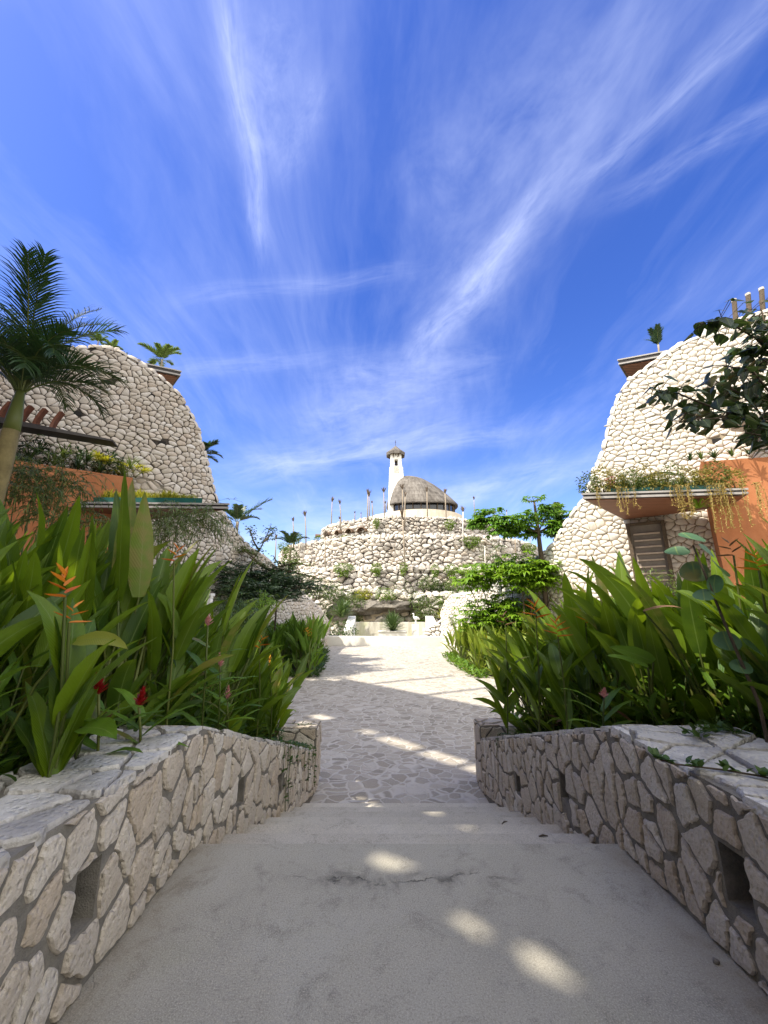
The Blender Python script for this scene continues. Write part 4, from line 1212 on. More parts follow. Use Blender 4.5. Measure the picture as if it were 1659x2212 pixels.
# ================================================================== PLANTS
UP = Vector((0, 0, 1))
def dirv(az, el): return Vector((math.cos(az) * math.cos(el), math.sin(az) * math.cos(el), math.sin(el)))
def blade(mb, p, az, el, L, W, bend, rng, fold=.28, nseg=8, roll=0.0, shape=1.0, cols=5, wave=.03, twist=0.0):
    """broad leaf: midrib path bending over, folded along the midrib, tapering at both ends"""
    p = Vector(p); step = L / nseg; rows = []
    daz = rng.uniform(-.12, .12)
    for i in range(nseg + 1):
        t = i / nseg
        e = el - bend * t * t; a = az + daz * t
        d = dirv(a, e)
        side = Vector((-math.sin(a), math.cos(a), 0))
        rr = roll + twist * t
        nrm = side.cross(d) * -1
        side2 = side * math.cos(rr) + nrm * math.sin(rr); nrm2 = nrm * math.cos(rr) - side * math.sin(rr)
        w = W * .5 * (math.sin(math.pi * min(1, (t * .94 + .06)) ** (.72 * shape)) ** .8 if t < .999 else .012)
        row = []
        for c in range(cols):
            s = -1 + 2 * c / (cols - 1)
            rip = wave * W * math.sin(t * 17 + c * 2.1 + daz * 40) * abs(s)
            row.append((mb.vert(p + side2 * (w * s) + nrm2 * (w * fold * abs(s) ** 1.3 + rip)), (c / (cols - 1), t)))
        rows.append(row)
        p = p + d * step
    for a, b in zip(rows, rows[1:]):
        for c in range(cols - 1):
            q = (a[c], a[c + 1], b[c + 1], b[c]); mb.face([x[0] for x in q], [x[1] for x in q])
    return p

def heliconia(name, label, group, rng, n=7, hs=1.0, lean=0.0, leaf=1.0, low=3, mat='heli', flower=None):
    root = thing(name, label, 'plant', group)
    lv, sk = MB(), MB()
    for i in range(n + low):
        az = rng.uniform(0, 2 * math.pi)
        inner = i < n
        el = R(rng.uniform(72, 87)) if inner else R(rng.uniform(48, 70))
        sl_ = (rng.uniform(.55, 1.05) if inner else rng.uniform(.12, .45)) * hs
        b = Vector((rng.uniform(-.09, .09), rng.uniform(-.09, .09), -.05))
        d = dirv(az, el) + Vector((lean, 0, 0)); d.normalize()
        tip = b + d * sl_
        sk.tube([b, b + d * sl_ * .5, tip], [.014, .012, .008], 5, False)
        az2 = math.atan2(d.y, d.x); el2 = math.asin(max(-1, min(1, d.z)))
        L = rng.uniform(.62, .98) * leaf * (1 if inner else .75); W = rng.uniform(.125, .18) * leaf * (1 if inner else .9)
        blade(lv, tip, az2 + rng.uniform(-.5, .5), el2 - R(rng.uniform(0, 6)), L, W, R(rng.uniform(2, 55) if inner else rng.uniform(20, 85)), rng, rng.uniform(.12, .55), 8, rng.uniform(-1.0, 1.0))
    lv.build('foliage', M[mat], root, smooth=True)
    sk.build('stalks', M['stalk'], root, smooth=True)
    if flower: flower(root, rng)
    index_kids(root)
    return root
def bracts(mb, p, d, rng, n=6, L=.10):
    """zigzag boat-shaped bracts up a flower stalk"""
    side = d.cross(Vector((rng.uniform(-1, 1), rng.uniform(-1, 1), .2))).normalized()
    for i in range(n):
        t = i / n; s = 1 if i % 2 else -1
        base = p + d * (L * 1.5 * t)
        dr = (side * s * (1.1 - .45 * t) + d * (.12 + .75 * t) + Vector((rng.uniform(-.25, .25), rng.uniform(-.25, .25), 0))).normalized()
        blade(mb, base, math.atan2(dr.y, dr.x), math.asin(max(-1, min(1, dr.z))), L * (1.6 - .8 * t), L * .30, R(-20), rng, .8, 4, rng.uniform(-.4, .4), 1.0, 3, 0)
def flowering(root, p, rng, mat='orange', n=6, L=.10, base=None):
    """flower spike at a spot relative to the plant"""
    p = Vector(p); mb = MB(); b = base or Vector((p.x * .3, p.y * .3, 0))
    mb.tube([b, (b + p) / 2 + Vector((.02, .01, .02)), p], [.010, .008, .007], 5, False)
    st_ = mb.build('flower_stalk', M['stalk'], root, smooth=True)
    mb = MB(); bracts(mb, p, Vector((rng.uniform(-.2, .2), rng.uniform(-.2, .2), 1)).normalized(), rng, n, L)
    mb.build('flower', M[mat], st_)

def heli_bed(points, protos, rng, label, group, scf, lean):
    first = {id(p): True for p in protos}
    for (x, y, z) in points:
        p = rng.choice(protos); s = scf(x, y) * rng.uniform(.86, 1.14)
        rz = rng.uniform(-.9, .9) if lean else rng.uniform(0, 6.28)
        tl = (rng.uniform(-.16, .16), rng.uniform(-.16, .16))
        if first[id(p)]:
            first[id(p)] = False; p.location = (x, y, z); p.rotation_euler = (*tl, rz); p.scale = (s, s, s)
        else: dup(p, (x, y, z), rz, s, label, group, tl)
def scatter(x0, x1, y0, y1, d, rng, ok, zf):
    pts = []
    y = y0
    while y < y1:
        x = x0
        while x < x1:
            q = (x + rng.uniform(-.4, .4) * d, y + rng.uniform(-.4, .4) * d)
            if ok(*q): pts.append((*q, zf(*q)))
            x += d
        y += d
    return pts

# ---- front beds
def front_bed(left):
    rng = random.Random(101 if left else 202)
    sgn = -1 if left else 1
    lab = 'tall dark green heliconia with paddle leaves in the front bed left of the stairs' if left else 'tall dark green heliconia with paddle leaves in the front bed right of the stairs'
    grp = 'heliconias in the front left bed' if left else 'heliconias in the front right bed'
    lean = .14 if left else -.24
    protos = [heliconia('heliconia_plant', lab, grp, random.Random(rng.random()), 8, 1.0, lean * (.35 + .26 * q), .93, 5) for q in range(6)]
    def ok(x, y):
        a = abs(x)
        if left:
            edge = 2.12 if y < 2.6 else 1.92 - .07 * (y - 2.6)
        else:
            edge = 2.65 if y < 2.6 else 2.62 - .145 * (y - 2.6)
        return edge < a < min(4.6, edge + 2.4) and y < 6.45 and (a < y * 1.15 + .9)
    pts = scatter(-4.8 if left else 1.6, -1.6 if left else 4.8, 1.5, 6.5, .315, rng, ok, lambda x, y: bed_z(y))
    if left:
        def scf(x, y):
            s = 1.15 if y < 4.2 else 1.15 - .12 * (y - 4.2)
            if abs(x) < 2.4: s *= .84
            if y < 2.8: s *= .74
            return s
    else:
        def scf(x, y):
            s = .86 if y < 3.4 else min(1.06, .86 + .2 * (y - 3.4))
            if abs(x) > 3.3: s *= .92
            return s
    if left: pts += [(-2.25, 2.0, .5), (-2.5, 2.3, .5), (-2.2, 2.45, .5), (-2.75, 2.6, .5), (-2.45, 2.75, .5)]
    heli_bed(pts, protos, rng, lab, grp, scf, True)
    return len(pts)
nl = front_bed(True); nr = front_bed(False)

# flowering single plants in the front beds, each told apart by its flower
def flower_plant(label, px, py, y, mat, n=6, L=.10, base=None, seed=1, kind='heliconia_plant'):
    p = atY(px, py, y); rng = random.Random(seed)
    bz = bed_z(y) if abs(p.x) > 1.2 and y < 7 else PZ
    off = Vector((rng.uniform(-.05, .05), .12, 0)) if base is None else Vector(base)
    b = Vector((p.x + off.x, p.y + off.y, bz))
    r = thing(kind, label, 'plant', None, b)
    lv = MB()
    for k in range(9):
        az = rng.uniform(-.6, 3.7)
        h = (p.z - bz) * rng.uniform(.1, .62)
        blade(lv, (0, 0, h), az, R(rng.uniform(40, 78)), rng.uniform(.4, .62), rng.uniform(.10, .15), R(rng.uniform(15, 60)), rng, .3, 7, rng.uniform(-.8, .8))
    lv.build('foliage', M['heli'], r, smooth=True)
    flowering(r, p - b, rng, mat, n, L, Vector((0, 0, 0)))
    return r
FL = [('heliconia with the largest orange zigzag flower, near the left edge above the left parapet', 141, 1290, 1.95, 'orange', 7, .085),
      ('heliconia with a small half-open orange flower just below the largest one', 150, 1345, 2.0, 'orange', 5, .06),
      ('heliconia with a red-orange flower high against the left building wall', 376, 1212, 3.1, 'orange', 5, .085),
      ('heliconia with a faded orange flower low at the far end of the left front bed', 560, 1400, 4.9, 'orange', 5, .10),
      ('heliconia with a yellow flower leaning out over the path end of the left front bed', 582, 1442, 5.0, 'yellowflower', 5, .085),
      ('heliconia with a red-brown flower at the upper left of the right front bed', 1158, 1335, 4.6, 'orange', 6, .12),
      ('heliconia with a bright orange flower amid the leaves of the right front bed', 1205, 1375, 4.1, 'orange', 7, .11),
      ('heliconia with a drooping rust flower near the path side of the right front bed', 1092, 1350, 5.4, 'brownleaf', 5, .10),
      ('heliconia with an orange flower at the far right edge of the photo', 1640, 1232, 2.5, 'orange', 6, .08),
      ('heliconia with a withered brown flower before the orange wall', 1585, 1200, 2.9, 'brownleaf', 5, .08),
      ('heliconia with a dark orange flower in the middle of the right front bed', 1265, 1345, 4.3, 'orange', 5, .08)]
for i, f in enumerate(FL): flower_plant(f[0], f[1], f[2], f[3], f[4], f[5], f[6], None, 50 + i)

def spike_plant(label, px, py, y, mat, h, r, seed):
    """ginger with a cone of overlapping bracts"""
    p = atY(px, py, y); rng = random.Random(seed); bz = bed_z(y); b = Vector((p.x, p.y + .1, bz))
    t = thing('ginger_plant', label, 'plant', None, b)
    mb = MB(); mb.tube([(0, 0, 0), (0, -.05, (p.z - bz) * .6), p - b], .008, 5); sk = mb.build('flower_stalk', M['stalk'], t, smooth=True)
    mb = MB()
    ax = Vector((rng.uniform(-.25, .25), -.15, 1)).normalized()
    for i in range(26):
        k = i / 26; az = i * 2.4; rr = r * (1 - .6 * k)
        blade(mb, p - b + ax * (h * k), az, R(35 + 35 * k), rr * 1.9, rr * 1.1, R(-20), rng, .3, 3, 0, 1, 3, 0)
    mb.build('flower', M[mat], sk)
    mb = MB()
    for k in range(7):
        z = (p.z - bz) * (.15 + .11 * k); blade(mb, (0, -.04, z), (0 if k % 2 else math.pi) + rng.uniform(-.5, .5), R(rng.uniform(15, 45)), .34, .075, R(40), rng, .2)
    mb.build('foliage', M['ginger'], t, smooth=True)
for a in (('ginger with a dark red cone flower, the left one of two low in the bed', 213, 1500, 2.35, 'redflower', .10, .035, 1),
          ('ginger with a slanting dark red flower just above the corner of the left parapet', 300, 1528, 2.55, 'redflower', .11, .035, 2),
          ('ginger with the tallest pale pink flower spike, in the upper middle of the left bed', 449, 1352, 3.3, 'pinkflower', .16, .035, 3),
          ('pink ginger with a faded flower spike half hidden in the left bed', 476, 1440, 3.6, 'pinkflower', .11, .028, 4),
          ('pink ginger with a small flower spike near the foot of the left bed', 491, 1510, 3.7, 'pinkflower', .11, .028, 5),
          ('pale pink ginger with a small flower low in the right front bed', 1305, 1508, 3.5, 'pinkflower', .07, .03, 6)): spike_plant(*a)

# single leaves that catch the eye, each on its own young plant
def leaf_plant(label, base, leaves, mat, name='heliconia_plant'):
    b = Vector(base); t = thing(name, label, 'plant', None, b); mb, sk = MB(), MB()
    rng = random.Random(hash(label) % 1000 if False else len(label))
    for (a, e, W, bend, roll) in leaves:
        a = Vector(a) - b; e = Vector(e) - b; d = e - a
        sk.tube([(0, 0, 0), a * .6 + Vector((0, 0, a.z * .15)), a], .008, 5, False)
        blade(mb, a, math.atan2(d.y, d.x), math.asin(max(-1, min(1, d.z / d.length))) + bend * .33, d.length * 1.04, W, bend, rng, .22, 9, roll)
    mb.build('foliage', M[mat], t, smooth=True); sk.build('stalks', M['stalk'], t, smooth=True)
leaf_plant('young heliconia with one pale yellow leaf jutting out level over the left parapet', (-2.0, 2.1, .5), [(atY(162, 1385, 2.15), atY(272, 1408, 1.95), .085, .55, .9)], 'heli_y')
leaf_plant('broad-leaved young plant drooping onto the corner of the left parapet cap', (-1.75, 2.45, .55), [(atY(176, 1572, 2.15), atY(253, 1600, 1.95), .12, .5, .4), (atY(190, 1560, 2.3), atY(245, 1572, 2.1), .10, .4, -.2)], 'ginger', 'young_plant')
leaf_plant('heliconia with a bright upright leaf standing tallest before the left canopy', (-1.95, 3.05, .5), [(atY(262, 1300, 3.1), atY(285, 1045, 3.0), .19, .1, 1.2), (atY(300, 1290, 3.0), atY(310, 1070, 2.9), .17, .1, .9), (atY(255, 1300, 3.2), atY(247, 1065, 3.2), .15, .15, -.9)], 'heli')
leaf_plant('heliconia with one brown withered leaf bending over the right front bed', (2.6, 3.3, .5), [(atY(1390, 1320, 3.1), atY(1475, 1318, 3.0), .05, .8, .3)], 'brownleaf')
leaf_plant('heliconia with two sunlit pale leaves slanting left in the right front bed', (2.35, 3.7, .45), [(atY(1412, 1430, 3.3), atY(1318, 1400, 3.3), .13, .3, .8), (atY(1400, 1440, 3.2), atY(1312, 1418, 3.2), .09, .3, -.5)], 'ginger')

# low leafy ground cover along the bed fronts
def cover(name, label, pts, rng, size, mat, per=14):
    mb = MB()
    for (x, y, z) in pts:
        for k in range(per):
            az = rng.uniform(0, 6.28); h = rng.uniform(0, .22); r = rng.uniform(0, .16)
            blade(mb, (x + r * math.cos(az), y + r * math.sin(az), z + h), az, R(rng.uniform(-5, 60)), size * rng.uniform(.6, 1.3), size * .42, R(rng.uniform(10, 70)), rng, .15, 3, rng.uniform(-.6, .6), 1, 3, 0)
    return tag(mb.build(name, M[mat], smooth=True), label, 'ground cover', None, 'stuff')
rng = random.Random(78)
cover('leaf_litter', 'withered brown leaves lying in the left front bed', scatter(-3.0, -1.5, 1.5, 6.3, .34, rng, lambda x, y: abs(x) > 1.85 - .03 * y, lambda x, y: bed_z(y) + .05), rng, .16, 'brownleaf', 2)
cover('leaf_litter', 'withered brown leaves lying in the right front bed', scatter(2.0, 3.4, 2.0, 6.3, .34, rng, lambda x, y: x > 2.45 - .1 * (y - 2.6), lambda x, y: bed_z(y) + .05), rng, .16, 'brownleaf', 2)
rng = random.Random(77)
cover('ground_cover', 'low dark leafy ground cover at the foot of the left front bed', scatter(-3.0, -1.45, 1.3, 6.45, .16, rng, lambda x, y: (abs(x) > (1.93 if y < 2.6 else 1.72 - .03 * y) and abs(x) < 2.6), lambda x, y: bed_z(y)), rng, .10, 'cover', 12)
cover('ground_cover', 'low dark leafy ground cover at the foot of the right front bed', scatter(2.0, 3.4, 1.6, 6.45, .18, rng, lambda x, y: x > (2.4 if y < 2.6 else 2.42 - .08 * (y - 2.6)) and x < 3.0, lambda x, y: bed_z(y)), rng, .10, 'cover', 10)
# lance-leaved gingers fringing the beds
def ginger_proto(label, grp, seed):
    rng = random.Random(seed); t = thing('ginger_plant', label, 'plant', grp); lv, sk = MB(), MB()
    for s in range(6):
        az = rng.uniform(0, 6.28); h = rng.uniform(.35, .75); d = dirv(az, R(rng.uniform(62, 84)))
        b = Vector((rng.uniform(-.07, .07), rng.uniform(-.07, .07), -.04)); sk.tube([b, b + d * h], [.008, .005], 4, False)
        for k in range(7):
            q = b + d * h * (.2 + .8 * k / 6); blade(lv, q, az + (1.4 if k % 2 else -1.4) + rng.uniform(-.5, .5), R(rng.uniform(25, 60)), rng.uniform(.22, .34), rng.uniform(.045, .065), R(rng.uniform(25, 60)), rng, .25, 5, 0, 1, 3)
    lv.build('foliage', M['ginger'], t, smooth=True); sk.build('stalks', M['stalk'], t, smooth=True); index_kids(t); return t
for left, pts in ((True, [(-1.78, y, bed_z(y)) for y in (3.3, 3.7, 4.1, 4.45, 4.8, 5.15, 5.5, 5.8, 6.1)] + [(-2.05, 2.3, .5), (-2.3, 2.6, .5), (-2.15, 2.75, .5), (-2.5, 2.9, .5), (-2.0, 2.0, .5), (-2.02, 1.55, .5), (-2.1, 1.85, .5), (-1.95, 4.0, .2), (-1.9, 5.0, -.1), (-1.85, 5.75, -.3)]),
                  (False, [(2.35, y, bed_z(y)) for y in (3.5, 4.0, 4.5, 5.0, 5.4, 5.8, 6.15)] + [(2.62, 2.7, .55), (2.6, 3.0, .5), (2.1, 6.0, -.4), (2.05, 6.3, -.45)])):
    lab = 'slender lance-leaved ginger fringing the left front bed beside the parapet' if left else 'slender lance-leaved ginger fringing the right front bed beside the parapet'
    grp = 'gingers fringing the left bed' if left else 'gingers fringing the right bed'
    pr = [ginger_proto(lab, grp, s + (0 if left else 9)) for s in range(3)]
    rng = random.Random(5)
    for i, q in enumerate(pts):
        o = pr[i] if i < 3 else dup(pr[i % 3], q, 0, 1, lab, grp)
        o.location = q; o.rotation_euler = (0, 0, rng.uniform(0, 6.28)); s = rng.uniform(.7, 1.05); o.scale = (s, s, s)

# ---- far beds at the end of the plaza
def far_bed(left):
    rng = random.Random(61 if left else 62)
    lab = 'heliconia with sunlit tips in the far bed on the left side of the plaza' if left else 'sunlit yellow-green heliconia in the far bed on the right side of the plaza'
    grp = 'heliconias in the far left bed' if left else 'heliconias in the far right bed'
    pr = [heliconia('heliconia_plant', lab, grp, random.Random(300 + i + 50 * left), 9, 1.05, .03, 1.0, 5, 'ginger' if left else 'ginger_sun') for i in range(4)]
    if left: ok = lambda x, y: x < -2.75 - .12 * (y - 16.6) and x > -8.0 + .22 * (y - 16)
    else: ok = lambda x, y: x > 3.75 + .03 * (y - 16.6) and x < 8.5
    pts = scatter(-8 if left else 3.5, -2.4 if left else 8, 16.5, 25.5 if left else 23.5, .72 if left else .66, rng, ok, lambda x, y: PZ)
    scf = (lambda x, y: 1.22) if left else (lambda x, y: 1.16 + .06 * max(0, x - 4.2))
    heli_bed(pts, pr, rng, lab, grp, scf, False)
    for k in range(7):
        x, y = (rng.uniform(-4.6, -3.0), rng.uniform(16.6, 19)) if left else (rng.uniform(3.9, 5.2), rng.uniform(16.8, 19))
        t = thing('heliconia_plant', ('heliconia with an orange flower at the front of the far left bed' if left else 'heliconia with an orange flower at the front of the far right bed'), 'plant', 'flowering ' + grp, (x, y, PZ))
        mb = MB()
        for q in range(4): blade(mb, (0, 0, .5), rng.uniform(0, 6.28), R(65), .7, .16, R(30), rng)
        mb.build('foliage', M['heli' if left else 'ginger'], t, smooth=True)
        flowering(t, (.05, -.1, rng.uniform(1.25, 1.75) if left else rng.uniform(1.0, 1.3)), rng, rng.choice(['orange', 'yellowflower', 'yellowflower']), 5, .15)
    soil_bed(-9.5 if left else 3.8, -3.7 if left else 9.5, 16.5, 26 if left else 24, lambda y: PZ + .06)
    cover('ground_cover', 'low leafy edging plants along the front of the far left bed' if left else 'low leafy edging plants along the front of the far right bed',
          scatter(-7 if left else 3.5, -2.6 if left else 7, 16.2, 25.5 if left else 23, .3, rng, (lambda x, y: (y < 16.8 or abs(x + 2.65 + .12 * (y - 16.6)) < .3) and x < -2.5 - .12 * (y - 16.6)) if left else (lambda x, y: y < 16.9 or x < 4.0), lambda x, y: PZ), rng, .2, 'cover' if left else 'ginger', 16)
far_bed(True); far_bed(False)

# ------------------------------------------------------------------ generic foliage
def leaf_card(mb, p, d, L, W, rng, droop=.3):
    d = d.normalized(); s = d.cross(UP)
    if s.length < .05: s = Vector((1, 0, 0))
    s.normalize(); s = (s + Vector((0, 0, rng.uniform(-.6, .6)))).normalized()
    m = p + d * L * .5 + UP * (.04 * L); e = p + d * L - UP * (droop * L)
    i = [mb.vert(p), mb.vert(m + s * W * .5), mb.vert(e), mb.vert(m - s * W * .5)]
    mb.face(i, [(.5, 0), (1, .5), (.5, 1), (0, .5)])
def foliage_cloud(mb, clumps, n, L, W, rng, droop=.35, out=.6):
    """leaves over the outer part of several clumps; clumps: (centre, (rx, ry, rz))"""
    tot = sum(c[1][0] * c[1][1] for c in clumps)
    for c, r in clumps:
        k = int(n * r[0] * r[1] / tot)
        for _ in range(k):
            v = Vector((rng.gauss(0, 1), rng.gauss(0, 1), rng.gauss(0, 1))).normalized()
            q = rng.uniform(.45, 1.0) ** .6 * (1 + .25 * mnoise.noise(v * 2.3 + Vector(c)))
            p = Vector(c) + Vector((v.x * r[0], v.y * r[1], v.z * r[2])) * q
            d = v * out + Vector((rng.uniform(-1, 1), rng.uniform(-1, 1), rng.uniform(-.6, .6)))
            leaf_card(mb, p, d, L * rng.uniform(.6, 1.3), W * rng.uniform(.7, 1.2), rng, droop)
def shrub(name, label, clumps, n, L, W, mat, seed, group=None, base=None, cat='shrub'):
    rng = random.Random(seed); c0 = Vector(clumps[0][0]); zmin = min(c[0][2] - c[1][2] for c in clumps)
    b = Vector(base) if base else Vector((c0.x, c0.y, zmin))
    t = thing(name, label, cat, group, b)
    mb = MB(); foliage_cloud(mb, [(Vector(c) - b, r) for c, r in clumps], n, L, W, rng); mb.build('foliage', M[mat], t)
    mb = MB()
    for c, r in clumps:
        e = Vector(c) - b; mb.tube([(rng.uniform(-.05, .05), rng.uniform(-.05, .05), -.05), e * .5 + Vector((rng.uniform(-.1, .1) * r[0], 0, 0)), e], [.04 * max(r) + .008, .025 * max(r) + .005, .008], 5)
    mb.build('stems', M['bark'], t)
    return t
def palmate(mb, p, az, el, L, rng, n=7, W=.24, stalk=0):
    """hand-shaped leaf of drooping leaflets"""
    d = dirv(az, el)
    for k in range(n):
        a = az + (k - (n - 1) / 2) * (5.0 / n)
        blade(mb, p, a, el - .25 - .35 * rng.random(), L * rng.uniform(.8, 1.1), L * W, R(rng.uniform(55, 95)), rng, .15, 3, 0, 1, 3, 0)
def frond(mb, mr, base, az, el, L, droop, rng, n=22, ll=.5, w=.030, hang=.55, segs=10):
    p = Vector(base); pts = [p.copy()]; ds = []
    for i in range(segs):
        t = (i + .5) / segs; d = dirv(az + .15 * math.sin(t * 2 + az), el - droop * t ** 1.4); ds.append(d); p = p + d * (L / segs); pts.append(p.copy())
    mr.tube(pts, [.022 * (1 - .85 * i / segs) * max(.4, L / 2.4) for i in range(segs + 1)], 4, False)
    for k in range(n):
        t = .14 + .86 * k / (n - 1); f = t * segs; i = min(int(f), segs - 1); q = pts[i] + (pts[i + 1] - pts[i]) * (f - i); d = ds[i]
        sd = d.cross(UP); sd = sd.normalized() if sd.length > .05 else Vector((1, 0, 0)); nn = sd.cross(d)
        l = ll * (math.sin(math.pi * (.12 + .8 * t)) ** .6) * rng.uniform(.85, 1.1)
        for s in (-1, 1):
            dr = (sd * s * (.9 - .35 * t) + d * (.55 + .5 * t) + nn * rng.uniform(.05, .45)).normalized()
            a = q; prev = None; ww = w * rng.uniform(.8, 1.2)
            for j in range(4):
                tt = j / 3; wd = ww * (1 - tt) ** .6 * (.7 if j == 0 else 1); c = dr.cross(nn); c = c.normalized() if c.length > .05 else sd
                cur = (mb.vert(a + c * wd * .5), mb.vert(a - c * wd * .5))
                if prev: mb.face([prev[0], prev[1], cur[1], cur[0]])
                prev = cur; a = a + dr * (l / 3); dr = (dr - UP * hang * .5 * (tt + .35)).normalized()
def palm(label, base, top, r0, r1, fr, mat, seed, group=None, crown=None, lw=.03, trunkmat='pole', shaft=None, name='palm_tree', ll=None, hang=.55):
    """fr: list of (az, el, L, droop)"""
    rng = random.Random(seed); b = Vector(base); t = Vector(top) - b
    root = thing(name, label, 'palm', group, b)
    mb = MB(); N = 8
    pts = [t * (i / N) + Vector((.05 * math.sin(i * .9), 0, 0)) * min(1, t.length * .15) for i in range(N)] + [t]
    mb.tube(pts, [r0 + (r1 - r0) * (i / N) * (1 if i else .8) for i in range(N + 1)], 10); mb.build('trunk', M[trunkmat], root, smooth=True)
    if shaft:
        mb = MB(); sd = t.normalized(); mb.tube([t - sd * .03, t + sd * shaft * .35, t + sd * shaft], [r1 * .98, r1 * .9, r1 * .5], 10); mb.build('crownshaft', M['stalk'], root, smooth=True); t = t + sd * shaft
    for az, el, L, dp in fr:
        m1, m2 = MB(), MB(); frond(m1, m2, t + dirv(az, 0) * r1 * .5, az, el, L, dp, rng, int(16 + 15 * min(1.8, L)), .26 * L + .10 if ll is None else ll, lw, hang)
        f = m1.build('frond', M[mat], root); m2.build('rachis', M['stalk'], f)
    return root

# ---- the big palm at the left edge
pb_ = atY(22, 1040, 6.0); pt_ = atY(46, 845, 6.0)
fr = []
prng = random.Random(4)
for az, el, L, dp in ((1.3, 86, 2.8, .6), (1.4, 84, 2.9, .8), (2.9, 80, 2.9, .9), (2.6, 75, 2.3, 1.2), (2.0, 62, 2.5, 1.5), (3.3, 66, 2.6, 1.7), (-2.6, 58, 2.5, 1.8), (-2.0, 62, 2.4, 2.0), (-1.2, 66, 2.2, 2.2), (-.6, 70, 2.2, 2.1), (.3, 83, 2.1, 1.0), (-.5, 78, 2.2, 1.5), (.5, 72, 2.4, 1.6), (1.2, 70, 2.5, 1.2), (3.0, 48, 2.4, 1.7), (-.1, 60, 1.95, 1.5), (-.9, 86, 2.4, 1.1), (.15, 40, 1.75, 1.1), (-1.6, 52, 2.0, 2.2), (-2.9, 82, 2.6, 1.1), (-1.0, 84, 2.4, 1.3), (1.9, 84, 2.4, 1.2), (3.6, 78, 2.4, 1.5), (-2.2, 78, 2.3, 1.8), (.9, 60, 2.0, 1.9), (-.8, 50, 1.7, 1.9)): fr.append((az, R(el), L * (.72 if abs(az) < 1.3 and el < 80 else 1.0), dp * 1.15))
palm('big feather palm with dark fronds and olive trunk at the left edge of the photo', (pb_.x - .12, pb_.y, -1.0), pt_ - Vector((0, 0, .75)), (.145), .12, fr, 'palm', 12, None, None, .030, 'palmtrunk', .75, 'palm_tree', .62, 1.25)

def small_palm(label, px, py0, py1, y, L, n, mat, seed, els=(35, 80), azr=(0, 6.28), group=None, lw=.05, r=.07, down=0.0, droop=(.6, 1.4)):
    rng = random.Random(seed); b = atY(px, py0, y); t = atY(px, py1, y); b.z -= down
    fr = [(rng.uniform(*azr) if azr[1] - azr[0] < 6 else 6.28 * (i + rng.uniform(-.3, .3)) / n, R(rng.uniform(*els)), L * rng.uniform(.8, 1.15), rng.uniform(*droop)) for i in range(n)]
    return palm(label, b, t, r, r * .75, fr, mat, seed, group, None, lw)
small_palm('small palm with arching fronds on the roof edge of the left building', 350, 815, 778, 16.6, .95, 9, 'palm_y', 21, (30, 80), lw=.06, r=.06, down=1.2)
small_palm('tiny grassy palm sprouting at the summit of the left building', 244, 765, 752, 15.2, .35, 7, 'palm_y', 22, lw=.04, r=.03, down=.3)
small_palm('pale young palm sprouting behind the big palm fronds on the left roof', 212, 760, 738, 15.2, .45, 7, 'palm_y', 26, lw=.04, r=.03, down=.3)
small_palm('slim palm with upright fronds on the roof edge of the right building', 1422, 790, 745, 15.4, .78, 9, 'palm', 23, (60, 88), lw=.05, r=.05, down=1.0, droop=(.2, .8))
small_palm('dark feather palm leaning out behind the edge of the left building', 432, 1060, 985, 19.5, 1.05, 8, 'palm', 24, (10, 70), azr=(-1.2, 1.2), lw=.07, r=.07, down=4)
q = atY(513, 1128, 25)
palm('palm with one long frond swept right, behind the sloping tail of the left building', (q.x, q.y, 1.0), q, .13, .10, [(0.25, R(50), 2.6, .35), (.6, R(62), 1.9, 1.0), (1.6, R(72), 1.8, .9), (2.6, R(55), 2.0, 1.0), (3.2, R(32), 2.0, .9), (-.3, R(28), 1.6, 1.0), (3.9, R(50), 1.9, 1.1), (-1.2, R(55), 1.8, 1.2)], 'palm', 25, None, None, .10)
q = atY(628, 1178, 40)
palm('vine-wrapped palm standing before the left flank of the mound', (q.x, q.y, -1.2), q, .16, .13, [(a, R(e), 2.0, 1.1) for a, e in ((0, 50), (.8, 70), (1.7, 62), (2.6, 55), (3.3, 45), (4.3, 65), (5.3, 60))], 'palm', 27, None, None, .13)
q = atY(1208, 1118, 31)
palm('small fan of palm fronds rising behind the flat-crowned tree', (q.x, q.y, -1.0), q, .12, .1, [(a, R(e), 1.6, .9) for a, e in ((.2, 45), (1.0, 70), (1.8, 80), (2.6, 62), (3.3, 40), (4.3, 60))], 'palm_y', 28, None, None, .10)
q = atY(628, 1205, 39.6)
shrub('climbing_vine', 'leafy vine clothing the trunk of the palm before the mound', [((q.x, q.y, q.z), (.75, .6, 1.3)), ((q.x + .1, q.y, q.z - 2.2), (.55, .5, 1.4))], 420, .34, .2, 'mid_fol', 33, None, (q.x, q.y, -1.2), 'vine')

